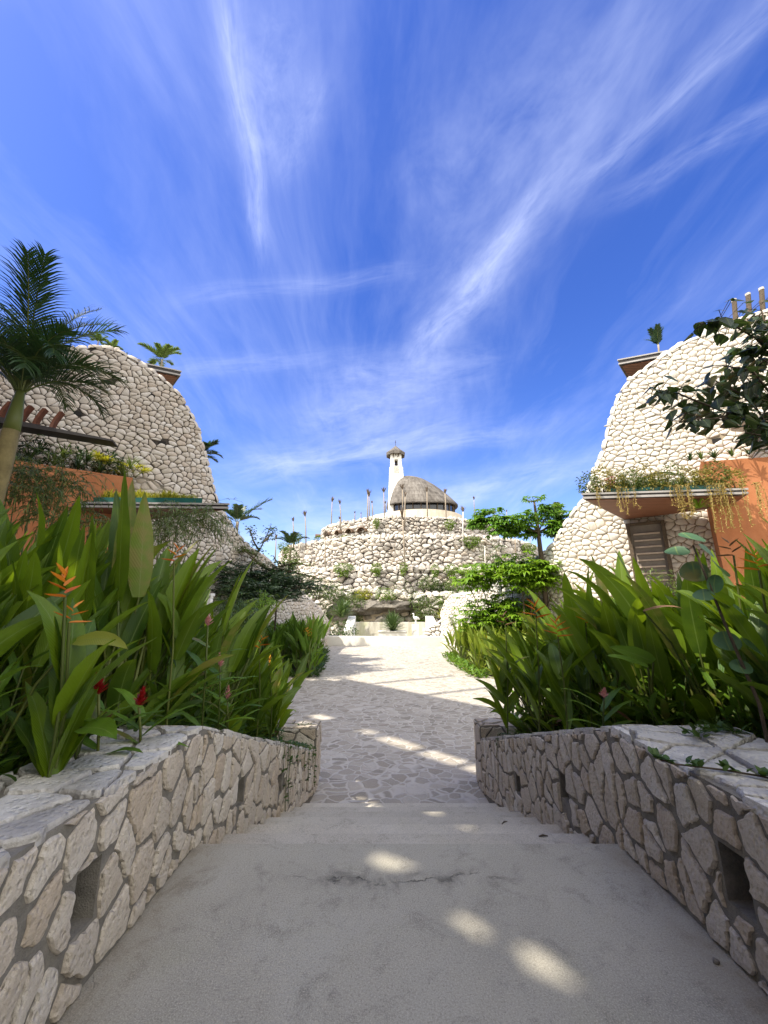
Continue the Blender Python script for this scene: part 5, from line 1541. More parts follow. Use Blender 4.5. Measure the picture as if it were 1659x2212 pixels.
# ---- flat-crowned tree on the right
def umbrella_tree():
    rng = random.Random(88); Y = 17.6
    root = thing('umbrella_tree', 'slender tree with flat tiers of drooping hand-shaped leaves before the right flank of the mound', 'tree', None, (*atY(1171, 1215, Y).xy, -1.3))
    b = Vector(root.location)
    tr = [Vector((atY(1171, 1215, Y).x, Y, -1.3)), atY(1170, 1213, Y), atY(1162, 1143, Y), atY(1154, 1085, Y)]
    mb = MB(); mb.tube([p - b for p in tr], [.13, .11, .085, .045], 8); mb.build('trunk', M['bark'], root, smooth=True)
    lv, br = MB(), MB()
    cl = [(1054, 1116, .85, 0), (1030, 1128, .5, .4), (1082, 1132, .9, -.3), (1106, 1140, .8, .2), (1132, 1122, .85, -.3), (1148, 1150, .4, .3), (1186, 1108, .85, .2), (1196, 1140, .6, -.2), (1222, 1132, .9, .3), (1250, 1118, .8, -.2), (1240, 1160, .5, .2), (1264, 1100, .5, .3)]
    hub = atY(1163, 1150, Y)
    for px, py, r, dy in cl:
        c = atY(px, py, Y + dy)
        br.tube([hub - b, (hub + c) / 2 - b + Vector((0, 0, .1)), c - b], [.04, .03, .012], 5)
        for _ in range(int(85 * r)):
            v = Vector((rng.uniform(-1, 1), rng.uniform(-1, 1), rng.uniform(-.85, .7))); p = c + v * r * .62
            palmate(lv, p - b, math.atan2(v.y, v.x) + rng.uniform(-.6, .6), R(rng.uniform(-10, 35)), rng.uniform(.24, .36), rng, 7, .34)
    top = tr[-1]
    for k in range(9):
        a = 6.28 * k / 9; e = top + Vector((math.cos(a) * .42, math.sin(a) * .42, .12 + .18 * rng.random())); br.tube([top - b, e - b], .012, 4)
        palmate(lv, e - b, a, R(20), .30, rng, 7, .34)
    lv.build('crown', M['umb_fol'], root, smooth=True); br.build('branches', M['bark'], root)
umbrella_tree()
def palmate_shrub(label, pts, seed, mat, L=.34, dens=60, group=None):
    rng = random.Random(seed); b = Vector((pts[0][0].x, pts[0][0].y, PZ)); t = thing('leafy_shrub', label, 'shrub', group, b); lv, br = MB(), MB()
    for c, r in pts:
        br.tube([(0, 0, 0), (c - b) * .6, c - b], [.04, .03, .012], 5)
        for _ in range(int(dens * r * r)):
            v = Vector((rng.gauss(0, .5), rng.gauss(0, .5), rng.gauss(0, .34))); p = c + v * r
            palmate(lv, p - b, math.atan2(v.y, v.x) + rng.uniform(-.6, .6), R(rng.uniform(-5, 40)), L * rng.uniform(.75, 1.2), rng, 7, .3)
    lv.build('foliage', M[mat], t, smooth=True); br.build('stems', M['bark'], t)
Y = 19.0
palmate_shrub('bright green shrub of hand-shaped leaves in the upper tier, below the flat-crowned tree', [(atY(1080, 1232, Y), 1.0), (atY(1035, 1245, Y), .9), (atY(1110, 1245, Y), .7), (atY(1010, 1258, Y), .55)], 1, 'bright_fol', .36, 130)
palmate_shrub('bright green shrub of hand-shaped leaves beside the sunlit stone slope, nearer the right building', [(atY(1125, 1235, 17.5), 1.0), (atY(1170, 1230, 17.5), .9), (atY(1150, 1262, 17.4), .55), (atY(1200, 1250, 17.4), .7)], 2, 'bright_fol', .36, 130)
palmate_shrub('dense low shrub of bright hand-shaped leaves just behind the far right bed', [(atY(1080, 1312, 19), 1.15), (atY(1035, 1325, 19.6), 1.0), (atY(1118, 1325, 18.5), 1.0), (atY(1140, 1345, 18), .8), (atY(1015, 1345, 20), .5), (atY(1075, 1345, 18.6), .8)], 3, 'bright_fol', .34, 130)
shrub('leafy_shrub', 'yellow-green willowy shrub at the foot of the right building', [(atY(1225, 1245, 18), (.8, .7, .7)), (atY(1260, 1290, 17), (.8, .7, .8)), (atY(1205, 1290, 18), (.7, .7, .8))], 900, .30, .045, 'yellow_fol', 7, None, (*atY(1240, 1300, 17.5).xy, PZ))
shrub('leafy_shrub', 'dark spreading shrub hugging the stone at the foot of the right building', [(atY(1275, 1195, 17.5), (.9, .5, .35)), (atY(1235, 1210, 18.5), (.7, .5, .3))], 420, .16, .07, 'dark_fol', 8, None, (*atY(1260, 1215, 17.8).xy, PZ))
for px, py in ((1330, 1300), (1420, 1240)):
    shrub('leafy_shrub', 'yellow-green bush glimpsed between heliconia leaves before the ' + ('white stone wall' if px < 1400 else 'slatted door'), [(atY(px, py + 45, 11), (.6, .5, .7))], 300, .24, .045, 'mid_fol' if px > 1400 else 'yellow_fol', 9 + px, None, (*atY(px, py, 11).xy, PZ))

# ---- dark feathery tree mid left
def feathery_tree():
    rng = random.Random(17); Y = 17.2; base = Vector((*atY(565, 1330, Y).xy, PZ))
    root = thing('feathery_tree', 'low dark feathery tree spreading wide behind the far left bed', 'tree', None, base)
    mb, lv = MB(), MB()
    hub = atY(565, 1300, Y)
    mb.tube([(0, 0, 0), hub - base], [.16, .11], 7)
    ends = [(470, 1225, -.5), (500, 1262, -1), (540, 1230, .4), (515, 1245, 0), (585, 1245, .6), (620, 1255, -.4), (655, 1258, .3), (680, 1270, 0), (600, 1285, -.9), (640, 1292, -.6), (545, 1285, -.9), (480, 1285, .3), (560, 1262, .8), (610, 1232, .8), (575, 1300, -1.2), (520, 1300, -.6)]
    for px, py, dy in ends:
        e = atY(px, py, Y + dy * 1.6); m = (hub + e) / 2 + Vector((0, 0, .25)); mb.tube([hub - base, m - base, e - base], [.07, .045, .012], 5)
        for k in range(80):
            c = m + (e - m) * rng.uniform(-.1, 1.15) + Vector((rng.gauss(0, .38), rng.gauss(0, .38), rng.gauss(.03, .13)))
            az = rng.uniform(0, 6.28); d = dirv(az, R(rng.uniform(-15, 25)))
            for s in range(7):       # pinnate spray
                p = c + d * (.09 * s)
                for sg in (-1, 1):
                    leaf_card(lv, p - base, Vector((-d.y, d.x, 0)) * sg + d * .6, .15, .055, rng, .15)
    lv.build('crown', M['dark_fol'], root); mb.build('trunk', M['bark'], root, smooth=True)
feathery_tree()
def airy_tree(label, limbs, seed, mat, Y, n=16, L=.16):
    rng = random.Random(seed); b = Vector((*atY(*limbs[0][0], Y).xy, PZ)); root = thing('young_tree', label, 'tree', None, b); mb, lv = MB(), MB()
    for l in limbs:
        pts = [atY(px, py, Y + rng.uniform(-.4, .4)) for px, py in l]
        if l is limbs[0]: pts = [b.copy()] + pts
        mb.tube([p - b for p in pts], [.05 * (1 - .8 * i / len(pts)) for i in range(len(pts))], 5)
        for a, c in zip(pts, pts[1:]):
            if a == b: continue
            for k in range(n):
                p = a + (c - a) * rng.random(); d = dirv(rng.uniform(0, 6.28), R(rng.uniform(-20, 40)))
                for s in range(4): leaf_card(lv, p + d * (.10 * s) - b + Vector((0, 0, rng.uniform(-.03, .03))), Vector((-d.y, d.x, 0)) * (1 if s % 2 else -1) + d * .5, L * rng.uniform(.7, 1.2), L * .5, rng, .35)
    lv.build('crown', M[mat], root); mb.build('trunk', M['bark'], root)
airy_tree('thin young tree with sparse leaves against the sky, beside the tail of the left building', [[(545, 1210), (560, 1190), (575, 1160), (585, 1135)], [(560, 1190), (548, 1170), (540, 1145), (536, 1140)], [(570, 1170), (590, 1150), (583, 1140)], [(555, 1200), (530, 1190), (520, 1180)]], 5, 'mid_fol', 18.5, 10, .15)
airy_tree('olive-leaved sapling with loose branches above the dark feathery tree', [[(600, 1260), (605, 1225), (590, 1200)], [(605, 1225), (640, 1215), (665, 1222)], [(600, 1240), (570, 1225), (540, 1205)], [(605, 1230), (650, 1240), (690, 1250)], [(570, 1225), (530, 1190), (520, 1190)]], 6, 'mid_fol', 18, 16, .15)

# ---- weeping, fine-leaved plants on the left
def weeping(label, base, heads, seed, mat, strands=34, L=.9, name='weeping_plant', leaf=.16, group=None):
    rng = random.Random(seed); b = Vector(base); t = thing(name, label, 'plant', group, b); mb, sk = MB(), MB()
    for h in heads:
        h = Vector(h) - b; sk.tube([(0, 0, 0), h * .6 + Vector((rng.uniform(-.1, .1), 0, .1)), h], [.03, .02, .008], 5)
        for k in range(strands):
            az = rng.uniform(0, 6.28); p = h + Vector((rng.gauss(0, .1), rng.gauss(0, .1), rng.gauss(0, .12))); d = dirv(az, R(rng.uniform(15, 75))); l = L * rng.uniform(.5, 1.1); pts = [p.copy()]
            for s in range(6):
                p = p + d * l / 6; d = (d - UP * .34).normalized(); pts.append(p.copy())
            sk.tube(pts, .004, 3, False)
            for s in range(1, 7):
                for q in range(2):
                    leaf_card(mb, pts[s], (pts[s] - pts[s - 1]).normalized() + Vector((rng.uniform(-.9, .9), rng.uniform(-.9, .9), rng.uniform(-.5, .2))), leaf * rng.uniform(.7, 1.2), .014 + leaf * .06, rng, .35)
    mb.build('foliage', M[mat], t); sk.build('stems', M['stalk'], t); return t
weeping('wispy fine-leaved shrub drooping in front of the orange wall beside the big palm', (*atY(70, 1100, 7.5).xy, -1), [atY(20, 1030, 7.3), atY(75, 1040, 7.5), atY(140, 1050, 7.7), atY(100, 1090, 7.2), atY(30, 1080, 7.2)], 1, 'mid_fol', 40, 1.1)
weeping('wispy weeping shrub hanging in front of the left canopy corner', (*atY(345, 1150, 10).xy, -1), [atY(345, 1135, 10.3), atY(385, 1128, 10.5), atY(425, 1130, 10.8), atY(350, 1165, 9.8), atY(445, 1140, 10.8)], 2, 'mid_fol', 46, 1.2)
weeping('light green tuft of drooping leaves beside the tail of the left stone wall', (*atY(555, 1350, 13.5).xy, PZ), [atY(548, 1312, 13.5), atY(568, 1305, 13.6), atY(540, 1340, 13.4)], 3, 'bright_fol', 34, .6)
weeping('dusky weeping shrub in the shade behind the end of the left front bed', (*atY(510, 1340, 11).xy, PZ), [atY(500, 1318, 11), atY(525, 1330, 11.2), atY(480, 1330, 10.8), atY(530, 1355, 10.6)], 4, 'cover', 36, .7)
weeping('pale strap-leaved plant in front of the orange wall, left of the canopy', (*atY(130, 1170, 7).xy, -.8), [atY(110, 1135, 7), atY(160, 1120, 7.3), atY(210, 1150, 7.5)], 5, 'mid_fol', 26, .7)

# ---- planted roofs and terraces
def tuft(mb, p, n, L, W, rng, els=(30, 85), bend=(40, 110)):
    for k in range(n): blade(mb, p, rng.uniform(0, 6.28), R(rng.uniform(*els)), L * rng.uniform(.7, 1.15), W, R(rng.uniform(*bend)), rng, .15, 5, 0, 1, 3, 0)
rng = random.Random(55)
k0, k1 = Vector((-9.7, 14.0)), Vector((-16.0, 10.0))
for i in range(11):
    k = (i + .4) / 11; p = k0 + (k1 - k0) * k; p3 = Vector((p.x, p.y, 6.2))
    lab = 'arching strap-leaved plant along the top of the left orange wall'; grp = 'strap-leaved plants on the left orange wall'
    t = thing('strap_plant', lab, 'plant', grp, p3); mb = MB()
    tuft(mb, (0, 0, .15), 34, .75, .035, rng); tuft(mb, (.1, .2, .5), 26, .7, .035, rng); mb.build('foliage', M['palm' if i % 3 else 'mid_fol'], t, smooth=True)
for i in range(7):
    k = (i + .6) / 7; p = k0 + (k1 - k0) * k + Vector((.25, -.1)) * -1
    shrub('leafy_shrub', 'dark bush along the top of the left orange wall', [((p.x, p.y, 6.75), (.55, .4, .55))], 210, .2, .08, 'dark_fol', 60 + i, 'dark bushes on the left orange wall', (p.x, p.y, 6.2))
def fan_palm(label, p, n, L, mat, seed):
    rng = random.Random(seed); t = thing('fan_palm', label, 'plant', None, p); mb, sk = MB(), MB()
    for k in range(n):
        d = dirv(rng.uniform(0, 6.28), R(rng.uniform(30, 80))); e = d * L * rng.uniform(.8, 1.2); sk.tube([(0, 0, 0), e], .01, 4)
        az = math.atan2(d.y, d.x)
        for j in range(11): blade(mb, e, az + (j - 5) * .42, R(35 - 5 * abs(j - 5)), L * .75, L * .10, R(45), rng, .2, 3, 0, 1, 3, 0)
    mb.build('foliage', M[mat], t, smooth=True); sk.build('stalks', M['stalk'], t)
fan_palm('yellow fan-leaved palm at the right end of the left orange wall', Vector((-9.75, 13.95, 6.2)), 7, .55, 'yellow_fol', 1)
fan_palm('small yellow-green fan palm on the left orange wall beside the yellow one', Vector((-10.6, 13.5, 6.3)), 6, .55, 'yellow_fol', 2)
def grass_patch(name, label, poly, z, n, h, mat, seed, cat='plants', w=.02):
    rng = random.Random(seed); mb = MB(); xs = [p[0] for p in poly]; ys = [p[1] for p in poly]; c = 0
    while c < n:
        q = (rng.uniform(min(xs), max(xs)), rng.uniform(min(ys), max(ys)))
        if not in_poly(q, poly): continue
        c += 1; k = .55 + .9 * max(0, mnoise.noise((q[0] * 1.4, q[1] * 1.4, seed)) + .25)
        blade(mb, (*q, z), rng.uniform(0, 6.28), R(rng.uniform(50, 88)), h * k * rng.uniform(.6, 1.2), w, R(rng.uniform(20, 90)), rng, .1, 3, 0, 1, 3, 0)
    return tag(mb.build(name, M[mat]), label, cat, None, 'stuff')
grass_patch('roof_grass', 'yellow-green grassy planting on top of the left canopy', [(-6.4, 12.9), (-9.7, 14.2), (-9.9, 12.85)], 5.2, 2600, .34, 'yellow_fol', 3, 'grass')
# right canopy: bushy succulents and trailing vines
tri = [(7.3, 12.2), (10.9, 11.75), (11.4, 12.5), (9.6, 14.6)]
for i in range(11):
    k = i / 10; p = Vector((6.9, 12.25)) + (Vector((11.35, 11.8)) - Vector((6.9, 12.25))) * k; h = .40 + .22 * math.sin(i * 1.9) ** 2
    shrub('trailing_shrub', 'yellow-green succulent bush growing along the edge of the right canopy', [((p.x, p.y + .1, 5.33 + h * .5), (.34, .32, h))], 420, .10, .05, 'succ' if i % 3 else 'mid_fol', 90 + i, 'succulent bushes on the right canopy', (p.x, p.y + .1, 5.25))
grass_patch('roof_grass', 'tangled olive roof planting covering the right canopy', tri, 5.33, 2200, .55, 'mid_fol', 4, 'grass')
shrub('flowering_shrub', 'small shrub with pink blossoms at the left end of the right canopy', [((7.55, 12.2, 5.62), (.18, .15, .14))], 60, .07, .06, 'pinkflower', 99, None, (7.55, 12.2, 5.3))
def vine_cluster(label, x0, x1, n, l0, l1, seed, group=None):
    rng = random.Random(seed); xm = (x0 + x1) / 2; fy = lambda x: 12.05 + (x - 6.5) * (11.5 - 12.05) / (11.33 - 6.5) - .05
    root = thing('hanging_vine', label, 'vine', group, (xm, fy(xm), 5.15)); mb = MB()
    for k in range(n):
        x = rng.uniform(x0, x1); y = fy(x) - rng.uniform(0, .10); L = rng.uniform(l0, l1); p = Vector((x - xm, y - fy(xm) + .12, .10)); pts = [p.copy(), p + Vector((0, -.13, .02))]; p = pts[-1].copy(); s = 0
        while s < L:
            p = p + Vector((rng.gauss(0, .018), rng.gauss(0, .012), -.09)); pts.append(p.copy()); s += .09
        for _ in range(2): p = p + Vector((rng.uniform(-.05, .05), 0, .02)); pts.append(p.copy())
        mb.tube(pts, .008, 4)
        for i, q in enumerate(pts[1:]):
            for _ in range(3):
                if rng.random() < .8: leaf_card(mb, q, Vector((rng.uniform(-1, 1), rng.uniform(-1, .4), rng.uniform(-.7, .5))), .075 * rng.uniform(.6, 1.3), .03, rng, .1)
    mb.build('strands', M['vinegold'], root)
cx = lambda px: atY(px, 1075, 11.75).x
vine_cluster('thin pair of golden vines hanging near the left tip of the right canopy', cx(1296), cx(1306), 3, .3, .8, 1)
vine_cluster('loose golden vines hanging from the left third of the right canopy', cx(1335), cx(1358), 6, .5, 1.2, 2)
vine_cluster('single short golden vine between two bunches on the right canopy', cx(1370), cx(1378), 2, .4, .8, 3)
vine_cluster('dense golden vine curtain hanging left of the spider plant under the right canopy', cx(1446), cx(1486), 16, .5, 1.15, 4)
vine_cluster('thickest and longest golden vine curtain, right of the spider plant', cx(1520), cx(1562), 20, .5, 1.5, 5)
vine_cluster('lone thin golden vine hanging near the right corner of the right canopy', cx(1583), cx(1588), 2, .9, 1.3, 6)
vine_cluster('golden vine hanging over the right corner of the right canopy', cx(1612), cx(1620), 6, .7, 1.3, 7)
p = atY(1510, 1098, 12.0); t = thing('spider_plant', 'bright green spider plant hanging under the right canopy between vines', 'plant', None, p); mb = MB(); tuft(mb, (0, 0, 0), 46, .62, .03, random.Random(9), (10, 80), (60, 150)); mb.build('foliage', M['bright_fol'], t, smooth=True)
for i, px in enumerate((1505, 1530, 1560, 1600, 1640)):
    p = atY(px, 1000, 12.2 - .004 * (px - 1500)); p.z = 6.45
    t = thing('strap_plant', 'low strap-leaved plant along the top of the right orange wall', 'plant', 'plants on the right orange wall', p + Vector((.1, .35, 0))); mb = MB(); tuft(mb, (0, 0, 0), 26, .40, .035, rng); mb.build('foliage', M['mid_fol' if i % 2 else 'palm'], t, smooth=True)
for i, (px, py, yy) in enumerate(((1640, 676, 13.0), (1600, 690, 13.2), (1545, 712, 13.5), (1500, 735, 13.9))):
    p = atY(px, py + 6, yy + .6); t = thing('strap_plant', 'tuft of grass on the roof edge of the right building', 'plant', 'grass tufts on the right roof', p - Vector((0, 0, .15))); mb = MB(); tuft(mb, (0, 0, 0), 24, .34, .03, rng); mb.build('foliage', M['mid_fol'], t)
for i, (px, py, yy) in enumerate(((285, 772, 15.6), (300, 782, 15.8), (270, 766, 15.5))):
    p = atY(px, py + 4, yy + .5); t = thing('strap_plant', 'tuft of spiky leaves on the roof edge of the left building', 'plant', 'spiky tufts on the left roof', p - Vector((0, 0, .15))); mb = MB(); tuft(mb, (0, 0, 0), 20, .42, .03, rng); mb.build('foliage', M['palm'], t)

# ---- heart-leaved tree reaching in from the right
def heart_leaf(mb, p, az, el, L, rng):
    d = dirv(az, el); s = Vector((-math.sin(az), math.cos(az), 0)); s = (s + UP * rng.uniform(-.7, .7)).normalized(); n = s.cross(d); cv = rng.uniform(.05, .3)
    prof = [(0, .0), (-.06, .30), (.10, .50), (.32, .47), (.58, .32), (.82, .14), (1.0, .015)]
    rows = []
    for t, w in prof:
        mid = p + d * (L * max(t, 0)) - UP * (cv * L * t * t)
        rows.append([(mb.vert(p + d * (L * t) - UP * (cv * L * t * t) + s * (w * L * q * .95) + n * (abs(q) * w * L * .28)), (.5 + .5 * q, max(0, min(1, t)))) for q in (-1, -.5, 0, .5, 1)])
    for a, b in zip(rows, rows[1:]):
        for c in range(4): mb.face([a[c][0], a[c + 1][0], b[c + 1][0], b[c][0]], [a[c][1], a[c + 1][1], b[c + 1][1], b[c][1]])
def heart_tree():
    rng = random.Random(73); Y = 4.1
    base = Vector((6.6, 4.3, .3)); root = thing('heart_leaved_tree', 'tree with glossy dark heart-shaped leaves reaching in from the right edge', 'tree', None, base)
    tr, lv = MB(), MB()
    fork = Vector((6.4, 4.3, 4.3)); tr.tube([(0, 0, 0), (-.1, 0, 2), fork - base, Vector((6.2, 4.3, 6.6)) - base], [.13, .11, .09, .04], 8)
    limbs = [([fork, atY(1740, 960, Y), atY(1659, 925, Y), atY(1581, 896, Y), atY(1496, 863, Y), atY(1449, 843, Y), atY(1400, 862, Y)], 1.0),
             ([fork, atY(1760, 800, Y + .2), atY(1659, 746, Y + .1), atY(1600, 712, Y), atY(1558, 688, Y), atY(1515, 700, Y)], .9),
             ([atY(1760, 800, Y + .2), atY(1690, 760, Y), atY(1650, 690, Y), atY(1640, 650, Y)], .8),
             ([atY(1740, 960, Y), atY(1680, 870, Y - .1), atY(1625, 800, Y - .1), atY(1560, 790, Y)], .9),
             ([atY(1659, 925, Y), atY(1640, 890, Y + .2), atY(1600, 850, Y + .2), atY(1530, 815, Y + .2)], .8),
             ([atY(1581, 896, Y), atY(1540, 905, Y - .1), atY(1490, 905, Y - .1), atY(1462, 915, Y - .1)], .7),
             ([atY(1740, 960, Y), atY(1670, 945, Y - .2), atY(1610, 935, Y - .2)], .7), ([atY(1760, 800, Y + .2), atY(1670, 790, Y + .3), atY(1620, 760, Y + .3), atY(1580, 760, Y + .3)], .7), ([atY(1740, 960, Y), atY(1690, 900, Y + .3), atY(1640, 850, Y + .3), atY(1600, 800, Y + .3)], .7)]
    for pts, s in limbs:
        tr.tube([p - base for p in pts], [  .020 * s * (1 - .75 * i / len(pts)) for i in range(len(pts))], 6)
        for a, c in zip(pts, pts[1:]):
            if (a - fork).length < .01: continue
            L = (c - a).length; k = max(3, int(L / .021))
            for i in range(k):
                p = a + (c - a) * ((i + rng.random()) / k) - base
                az = rng.uniform(0, 6.28); d = dirv(az, R(rng.uniform(-35, 45))); e = p + d * rng.uniform(.05, .26); tr.tube([p, e], .004, 4, False)
                heart_leaf(lv, e, az + rng.uniform(-.6, .6), R(rng.uniform(-75, 0)), rng.uniform(.10, .165), rng)
    tr.build('trunk', M['bark'], root, smooth=True); lv.build('crown', M['heart'], root, smooth=True)
heart_tree()
# round-leaved shoot in the right bed
def round_shoot():
    Y = 2.55; rng = random.Random(3); pts = [atY(1640, 1520, Y), atY(1597, 1420, Y), atY(1565, 1345, Y), atY(1535, 1270, Y), atY(1497, 1178, Y)]
    b = Vector((pts[0].x, pts[0].y, bed_z(Y))); t = thing('round_leaved_shrub', 'upright shoot with large round grey-green leaves among the right heliconias', 'shrub', None, b); mb, lv = MB(), MB()
    mb.tube([(0, 0, 0)] + [p - b for p in pts], [.012, .011, .010, .009, .008, .006], 6); mb.build('stem', M['bark'], t, smooth=True)
    def disc(px, py, r, nx, ny, nz, dy=0):
        r *= .84; c = atY(px, py, Y + dy) - b; n = Vector((nx, ny, nz)).normalized(); a = n.cross(UP).normalized(); e = n.cross(a); N = 16; ctr = lv.vert(c - n * r * .12)
        ring = [lv.vert(c + (a * math.cos(6.283 * k / N) + e * math.sin(6.283 * k / N) * .85) * r * (1 + .05 * math.sin(3 * 6.283 * k / N)) + n * r * .08 * math.sin(2 * 6.283 * k / N)) for k in range(N)]
        for k in range(N): lv.face([ctr, ring[k], ring[(k + 1) % N]], [(.5, .5), (.5 + .5 * math.cos(6.283 * k / N), .5 + .5 * math.sin(6.283 * k / N)), (.5 + .5 * math.cos(6.283 * (k + 1) / N), .5 + .5 * math.sin(6.283 * (k + 1) / N))])
    for a in ((1494, 1160, .10, .1, -.55, .8), (1528, 1190, .085, .5, -.7, .5), (1462, 1190, .085, -.3, -.5, .8, .05), (1500, 1235, .10, -.5, -.8, .2, .06), (1558, 1228, .095, .6, -.5, .5, -.03), (1545, 1262, .085, .2, -.9, -.2), (1520, 1285, .07, -.5, -.6, .7), (1560, 1300, .075, .4, -.5, .7, -.04), (1600, 1320, .07, .5, -.6, .5), (1570, 1385, .09, -.3, -.8, .4, .04), (1630, 1400, .095, .5, -.6, .6, -.03), (1600, 1440, .07, -.2, -.7, .6)): disc(*a)
    lv.build('foliage', M['grape'], t, smooth=True)
round_shoot()

# ---- creepers on the parapets
def creeper(label, pts, seed, leaf=.045, dens=2, strands=None, mat='cover'):
    rng = random.Random(seed); b = Vector(pts[0]); t = thing('creeper', label, 'vine', None, b); sk, lv = MB(), MB()
    for path in ([pts] + (strands or [])):
        path = [Vector(p) for p in path]; sk.tube([p - b for p in path], .004, 4, False)
        for a, c in zip(path, path[1:]):
            k = max(1, int((c - a).length / .07) * dens)
            for i in range(k):
                p = a + (c - a) * rng.random() - b; blade(lv, p + Vector((rng.gauss(0, .012), rng.gauss(0, .012), .008)), rng.uniform(0, 6.28), R(rng.uniform(-30, 50)), leaf * rng.uniform(.7, 1.3), leaf * .75, R(30), rng, .15, 3, 0, 1, 3, 0)
    lv.build('foliage', M[mat], t, smooth=True); sk.build('stems', M['stalk'], t)
def on_left(y, z, h=.03): return Vector((lx(y) + h, y, z))
rng = random.Random(12)
def ltop(y): return .70 if y < 2.9 else .70 - 1.30 * (y - 2.9) / 3.6
strs = []
for y0, dz in ((4.9, .75), (5.0, .62), (5.35, .25), (5.7, .3), (5.95, .42), (6.2, .2), (4.75, .3), (6.35, .5)):
    z = ltop(y0) + .03; s = [Vector((lx(y0) - .22, y0 + .03, z + .01)), on_left(y0, z)]
    for i in range(1, 7): s.append(on_left(y0 + .02 * math.sin(i * 1.3), z - dz * i / 6, .03))
    strs.append(s)
mat_ = [[Vector((lx(y) - rng.uniform(.0, .4), y, ltop(y) + .04)), Vector((lx(y) - rng.uniform(.0, .4), y + .3, ltop(y + .3) + .05))] for y in [4.6 + .1 * i for i in range(18)]]
creeper('small-leaved creeper spilling over the lower end of the left parapet wall', [Vector((lx(4.5) - .3, 4.5, ltop(4.5) + .04)), Vector((lx(6.4) - .15, 6.4, ltop(6.4) + .05))], 1, .05, 2, strs + mat_)
creeper('thread of creeper along the top of the short end wall left of the plaza', [Vector((-1.05, 6.55, -.25)), Vector((-1.5, 6.6, -.24)), Vector((-2.0, 6.6, -.24))], 4, .04, 1)
def seg(*q): return [atZ(px, py, .735) for px, py in q]
# clumps of leaves along a bare stem
t = thing('creeper', 'bare creeper stem with five leaf tufts lying across the cap of the right parapet', 'vine', None, atZ(1425, 1643, .73)); b = Vector(t.location); sk, lv = MB(), MB(); rng = random.Random(8)
path = seg((1425, 1640), (1455, 1650), (1505, 1656), (1570, 1664), (1640, 1676), (1700, 1690)); sk.tube([p - b for p in path], .0045, 5)
for p in (path[0], path[1] * .4 + path[0] * .6, path[2], path[3], path[4]):
    for k in range(9): blade(lv, p - b + Vector((rng.gauss(0, .015), rng.gauss(0, .015), .005)), rng.uniform(0, 6.28), R(rng.uniform(0, 60)), .05, .032, R(30), rng, .2, 3, 0, 1, 3, 0)
for p in seg((1500, 1590), (1530, 1582), (1555, 1576), (1580, 1580)):
    for k in range(12): blade(lv, p - b + Vector((rng.gauss(0, .03), rng.gauss(0, .03), .005)), rng.uniform(0, 6.28), R(rng.uniform(0, 60)), .07, .035, R(30), rng, .2, 3, 0, 1, 3, 0)
lv.build('foliage', M['cover'], t, smooth=True); sk.build('stem', M['bark'], t)
def on_right(y, z, h=.03): return Vector((rx(y) - h, y, z))
yy = 5.5; zz = .70 - 1.14 * (yy - 2.9) / 3.6
creeper('short sprig of creeper hanging on the lower end of the right parapet wall', [Vector((rx(yy) + .3, yy, zz + .05)), on_right(yy, zz + .03), on_right(yy + .05, zz - .12), on_right(yy + .1, zz - .25)], 3, .055, 2)

# ------------------------------------------------------------------ planting around the basin and mound
def rosette(name, label, c, r, n, W, mat, seed, group=None, planter=False):
    rng = random.Random(seed); t = thing(name, label, 'plant', group, c); mb = MB()
    for k in range(n):
        el = R(rng.uniform(5, 88)); blade(mb, (rng.uniform(-.15, .15) * r, rng.uniform(-.15, .15) * r, rng.uniform(0, .35) * r), rng.uniform(0, 6.28), el, r * rng.uniform(.75, 1.1), W, R(rng.uniform(5, 45)), rng, .3, 4, 0, 1, 3, 0)
    mb.build('foliage', M[mat], t, smooth=True); return t
p = atY(848, 1365, 33.5); rosette('spiky_bush', 'big round spiky-leaved bush in a white planter box on the centre line', p, 1.45, 240, .09, 'agave', 1)
mb = MB(); mb.box((p.x - 1.15, p.y - .5, -1.4), (p.x + 1.15, p.y + .5, p.z + .02)); mb.box((p.x - 1.2, p.y - .55, p.z + .023), (p.x + 1.2, p.y + .55, p.z + .09))
tag(mb.build('planter_box', M['plaster']), 'white planter box holding the round spiky bush', 'planter')
p = atY(738, 1335, 36); rosette('spiky_bush', 'green spiky bush left of the concrete basin, above the round creeper mound', p, 1.5, 150, .13, 'agave', 2)
p = atY(955, 1340, 33); rosette('spiky_bush', 'row of bright yellow-green blade leaves right of the white bird', p, .9, 60, .10, 'yellow_fol', 3); p = atY(978, 1330, 32); rosette('spiky_bush', 'yellow-green blade-leaved clump at the top of the low rubble wall', p, .8, 50, .10, 'yellow_fol', 4)
def sh(label, px, py, y, r, n, L, mat, seed, group=None, w=None):
    p = atY(px, py, y); shrub('leafy_shrub', label, [(p, r), (p + Vector((r[0] * .5, .1, -.2 * r[2])), (r[0] * .6, r[1] * .7, r[2] * .7)), (p - Vector((r[0] * .5, .1, .15 * r[2])), (r[0] * .6, r[1] * .7, r[2] * .7))], n, L, w or L * .5, mat, seed, group, (p.x, p.y, p.z - r[2] * 1.1))
sh('dark rounded mound of creeper at the left end of the white kerb wall', 735, 1360, 31, (1.3, .9, .75), 900, .16, 'cover', 11)
sh('grey-brown twiggy bush growing on the rock ledge at the centre', 862, 1285, 43, (2.0, 1.2, 1.9), 800, .26, 'mid_fol', 12, None, .07)
sh('dense green bush right of the rock grotto', 930, 1312, 41, (1.7, 1.1, 1.2), 800, .24, 'mid_fol', 13)
sh('green bush on the rock bank to the right of the twiggy bush', 925, 1258, 46, (1.2, .9, .9), 500, .24, 'mid_fol', 14)
sh('dark green bush on the lower terrace ledge above the rock bank', 952, 1265, 46.5, (1.3, .9, .6), 400, .24, 'cover', 15)
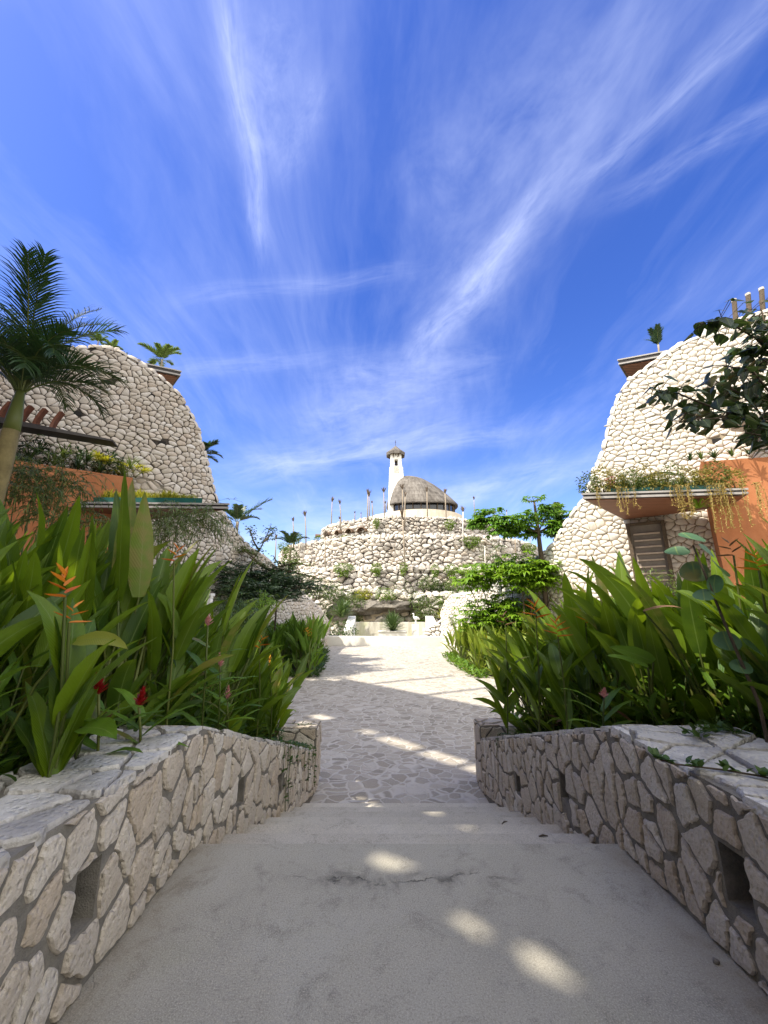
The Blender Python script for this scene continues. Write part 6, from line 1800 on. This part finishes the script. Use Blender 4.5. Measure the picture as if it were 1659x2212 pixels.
sh('thin leafy bush filling the gap between the rock bank and the bright shrubs', 985, 1262, 44, (1.2, .9, .9), 420, .26, 'mid_fol', 16)
sh('yellow-green bush over the left end of the rock ledge', 745, 1285, 43, (2.3, 1.0, .7), 650, .26, 'mid_fol', 17)
sh('yellow-leaved bush on the rock ledge left of the twiggy bush', 785, 1283, 42.5, (.9, .7, .6), 300, .26, 'yellow_fol', 18)
sh('broad olive bush at the foot of the mound behind the feathery tree', 690, 1270, 40, (2.2, 1.2, 1.0), 700, .26, 'mid_fol', 19)
sh('bush beside the low rubble wall, under the bright hand-leaved shrubs', 1000, 1335, 27, (.9, .7, .6), 400, .2, 'mid_fol', 20)
sh('leafy bush at the right end of the lower mound terrace', 1062, 1188, 48, (1.6, .8, 1.6), 420, .28, 'mid_fol', 21, None, .08)
for i, (px, py, r_, m_) in enumerate(((765, 1298, 1.1, 'mid_fol'), (905, 1296, 1.3, 'mid_fol'), (968, 1295, 1.3, 'ledge'), (720, 1300, 1.4, 'mid_fol'), (830, 1283, 1.0, 'ledge'), (700, 1318, 1.3, 'cover'), (905, 1332, 1.0, 'ledge'), (762, 1332, .9, 'mid_fol'), (985, 1308, 1.2, 'ledge'))):
    p = atY(px, py, 41.2 + .1 * i); shrub('leafy_shrub', 'bush growing among the rocks around the grotto at the foot of the mound', [(p, (r_, .8, r_ * .7)), (p + Vector((r_ * .6, 0, -.2)), (r_ * .6, .6, r_ * .5))], 420, .24, .11, m_, 700 + i, 'bushes around the grotto', (p.x, p.y, p.z - r_ * .8))
def mound_hit(px, py, Rad):
    d = ray(px, py); o = -MC; a = d.x ** 2 + d.y ** 2; b = 2 * (o.x * d.x + o.y * d.y); c = o.x ** 2 + o.y ** 2 - Rad ** 2
    k = (-b - math.sqrt(max(0, b * b - 4 * a * c))) / (2 * a); return EYE + d * k
for i, (px, py, rr, w) in enumerate(((688, 1165, 17.9, .9), (748, 1165, 17.9, 1.5), (802, 1164, 17.8, .9), (826, 1164, 17.8, 1.0), (972, 1131, 17.5, .9), (1018, 1168, 24.2, 1.6), (813, 1127, 17.4, .6), (742, 1227, 27.5, 1.5), (813, 1227, 27.5, .8), (872, 1225, 27.5, .6), (975, 1230, 27.5, 1.0), (1008, 1230, 27.5, 1.6), (1142, 1182, 24.4, 1.4), (940, 1228, 27.4, .6), (640, 1160, 24.2, 1.2), (612, 1180, 24.2, 1.0))):
    p = mound_hit(px, py, rr)
    shrub('ledge_bush', 'small bright bush hanging over a ledge of the boulder mound', [(p, (w * .85, .7, .6)), (p - Vector((0, .2, .6)), (w * .5, .45, .45))], int(300 * w), .28, .15, 'ledge', 400 + i, 'bushes on the mound ledges', (p.x, p.y, p.z - .6))

# young palms with tied dry fronds, standing on the terraces
def pole_palm(px0, py0, px1, py1, dist, i, white=False, spread=.55):
    b = mound_hit(px0, py0, dist) if dist < 40 else atY(px0, py0, dist); y = b.y; t = atY(px1, py1, y); rng = random.Random(900 + i)
    root = thing('tied_palm', POLE_LABEL, 'palm', 'young tied palms on the mound', b)
    h = t - b; mb = MB(); hh = .80 if h.length > 2 else .6; mb.tube([(0, 0, -1.2), h * .4, h * hh], [.10, .085, .065], 6); mb.build('trunk', M['polewhite' if white else 'pole'], root, smooth=True)
    mb = MB(); k0 = h * (hh - .03)
    sw = rng.uniform(-.5, .5)
    for k in range(16):
        d = (h.normalized() + Vector((rng.gauss(0, spread) * .5 + sw * .25, rng.gauss(0, spread) * .5, 0))).normalized()
        blade(mb, k0, math.atan2(d.y, d.x), math.asin(max(-1, min(1, d.z))), h.length * (1.03 - hh) * rng.uniform(.75, 1.1), .16, R(rng.uniform(0, 50) * spread), rng, .3, 4, 0, 1, 3, 0)
    mb.build('tied_fronds', M['drypalm'], root)
POLE_LABEL = 'young palm like a bare pole with a tied tuft of dry fronds, on the mound'
c3 = lambda x, y: (567 + .3906 * x, 918 + .3906 * y)
PL = [(380, 555, 387, 392, 16.6), (437, 548, 426, 410, 16.2), (580, 532, 583, 348, 16.8), (591, 500, 589, 372, 14), (612, 492, 604, 418, 12), (674, 497, 670, 342, 15.5), (776, 500, 773, 320, 15.2), (786, 520, 790, 366, 16.6), (790, 778, 770, 452, 27.2), (912, 500, 909, 335, 15.6), (1016, 505, 1008, 346, 15.4), (1107, 622, 1110, 444, 24), (1174, 500, 1168, 391, 80), (174, 640, 168, 506, 23.8), (243, 640, 234, 470, 24), (72, 720, 76, 604, 26), (347, 778, 346, 580, 26.8), (511, 508, 511, 476, 78), (545, 505, 545, 483, 79), (1283, 520, 1281, 470, 78), (1352, 530, 1350, 468, 76), (1232, 786, 1229, 640, 27.2), (432, 545, 424, 505, 16.9), (680, 460, 679, 420, 76), (1399, 690, 1397, 610, 25), (1482, 690, 1480, 605, 76)]
for i, (a, b_, c, d, rr) in enumerate(PL): pole_palm(*c3(a, b_), *c3(c, d), rr, i, i in (11, 21))

# ------------------------------------------------------------------ white bird statue on the right basin wall
def bird():
    import bmesh
    p = atY(897, 1349, 34.0); me = bpy.data.meshes.new('bird'); bm = bmesh.new()
    s = 1.0
    pts = [((0, 0, .38), .10), ((-.10, 0, .42), .13), ((-.22, 0, .40), .09), ((-.34, 0, .33), .03), ((.08, 0, .46), .08), ((.12, 0, .56), .05), ((.08, 0, .66), .05), ((.13, 0, .71), .06), ((.22, 0, .69), .02), ((-.04, .06, .26), .03), ((-.03, .06, .02), .025), ((-.04, -.06, .26), .03), ((-.03, -.06, .02), .025)]
    vs = [bm.verts.new(Vector(q) * s) for q, r in pts]
    for a, b in ((0, 1), (1, 2), (2, 3), (0, 4), (4, 5), (5, 6), (6, 7), (7, 8), (0, 9), (9, 10), (0, 11), (11, 12)): bm.edges.new((vs[a], vs[b]))
    bm.to_mesh(me); bm.free(); o = bpy.data.objects.new('bird_statue', me); C.objects.link(o); o.location = p; o.rotation_euler = (0, 0, R(200)); o.scale = (1.25,) * 3
    sm = o.modifiers.new('skin', 'SKIN'); sm.use_smooth_shade = True
    for v, (q, r) in zip(me.skin_vertices[0].data, pts): v.radius = (r, r)
    me.skin_vertices[0].data[0].use_root = True
    su = o.modifiers.new('sub', 'SUBSURF'); su.levels = 2; su.render_levels = 2
    me.materials.append(M['plaster']); tag(o, 'white long-legged bird statue standing on the end of the right basin wall', 'statue')
    mb = MB(); q = p; mb.box((q.x - .28, q.y - .28, -1.4), (q.x + .28, q.y + .28, q.z + .01)); tag(mb.build('pedestal', M['plaster']), 'white block pedestal under the bird statue', 'pedestal')
bird()

# ------------------------------------------------------------------ bits lying on the ground
mb = MB(); p = atZ(2865 / 1.8517, 3854 / 1.8517, 0); boulder(mb, (p.x, p.y, .008), (.013, .011, .011), 2.2, 2); tag(mb.build('pebble', M['cliff'], smooth=True), 'small dark pebble lying near the foot of the right parapet', 'pebble')
def twig(label, px, py, z, a, L):
    p = atZ(px, py, z + .006); mb = MB(); d = Vector((math.cos(a), math.sin(a), 0)); mb.tube([p - d * L, p + Vector((0, .006, .004)), p + d * L], [.004, .007, .003], 5); tag(mb.build('twig', M['bark']), label, 'twig')
twig('short curled dark twig on an upper step of the stairs', 1090, 1777, -.33, .6, .035)
twig('short straight dark twig on the top step of the stairs', 1174, 1806, -.165, .05, .035)
print('plants', nl, nr)

p = atY(447, 1284, 12.0); mb = MB(); mb.box((p.x - .16, p.y - .1, PZ), (p.x + .16, p.y + .1, p.z - .05)); mb.box((p.x - .19, p.y - .13, p.z - .047), (p.x + .19, p.y + .13, p.z + .03))
tag(mb.build('garden_bollard', M['plaster']), 'white block-shaped garden bollard glimpsed between the leaves behind the left front bed', 'bollard')
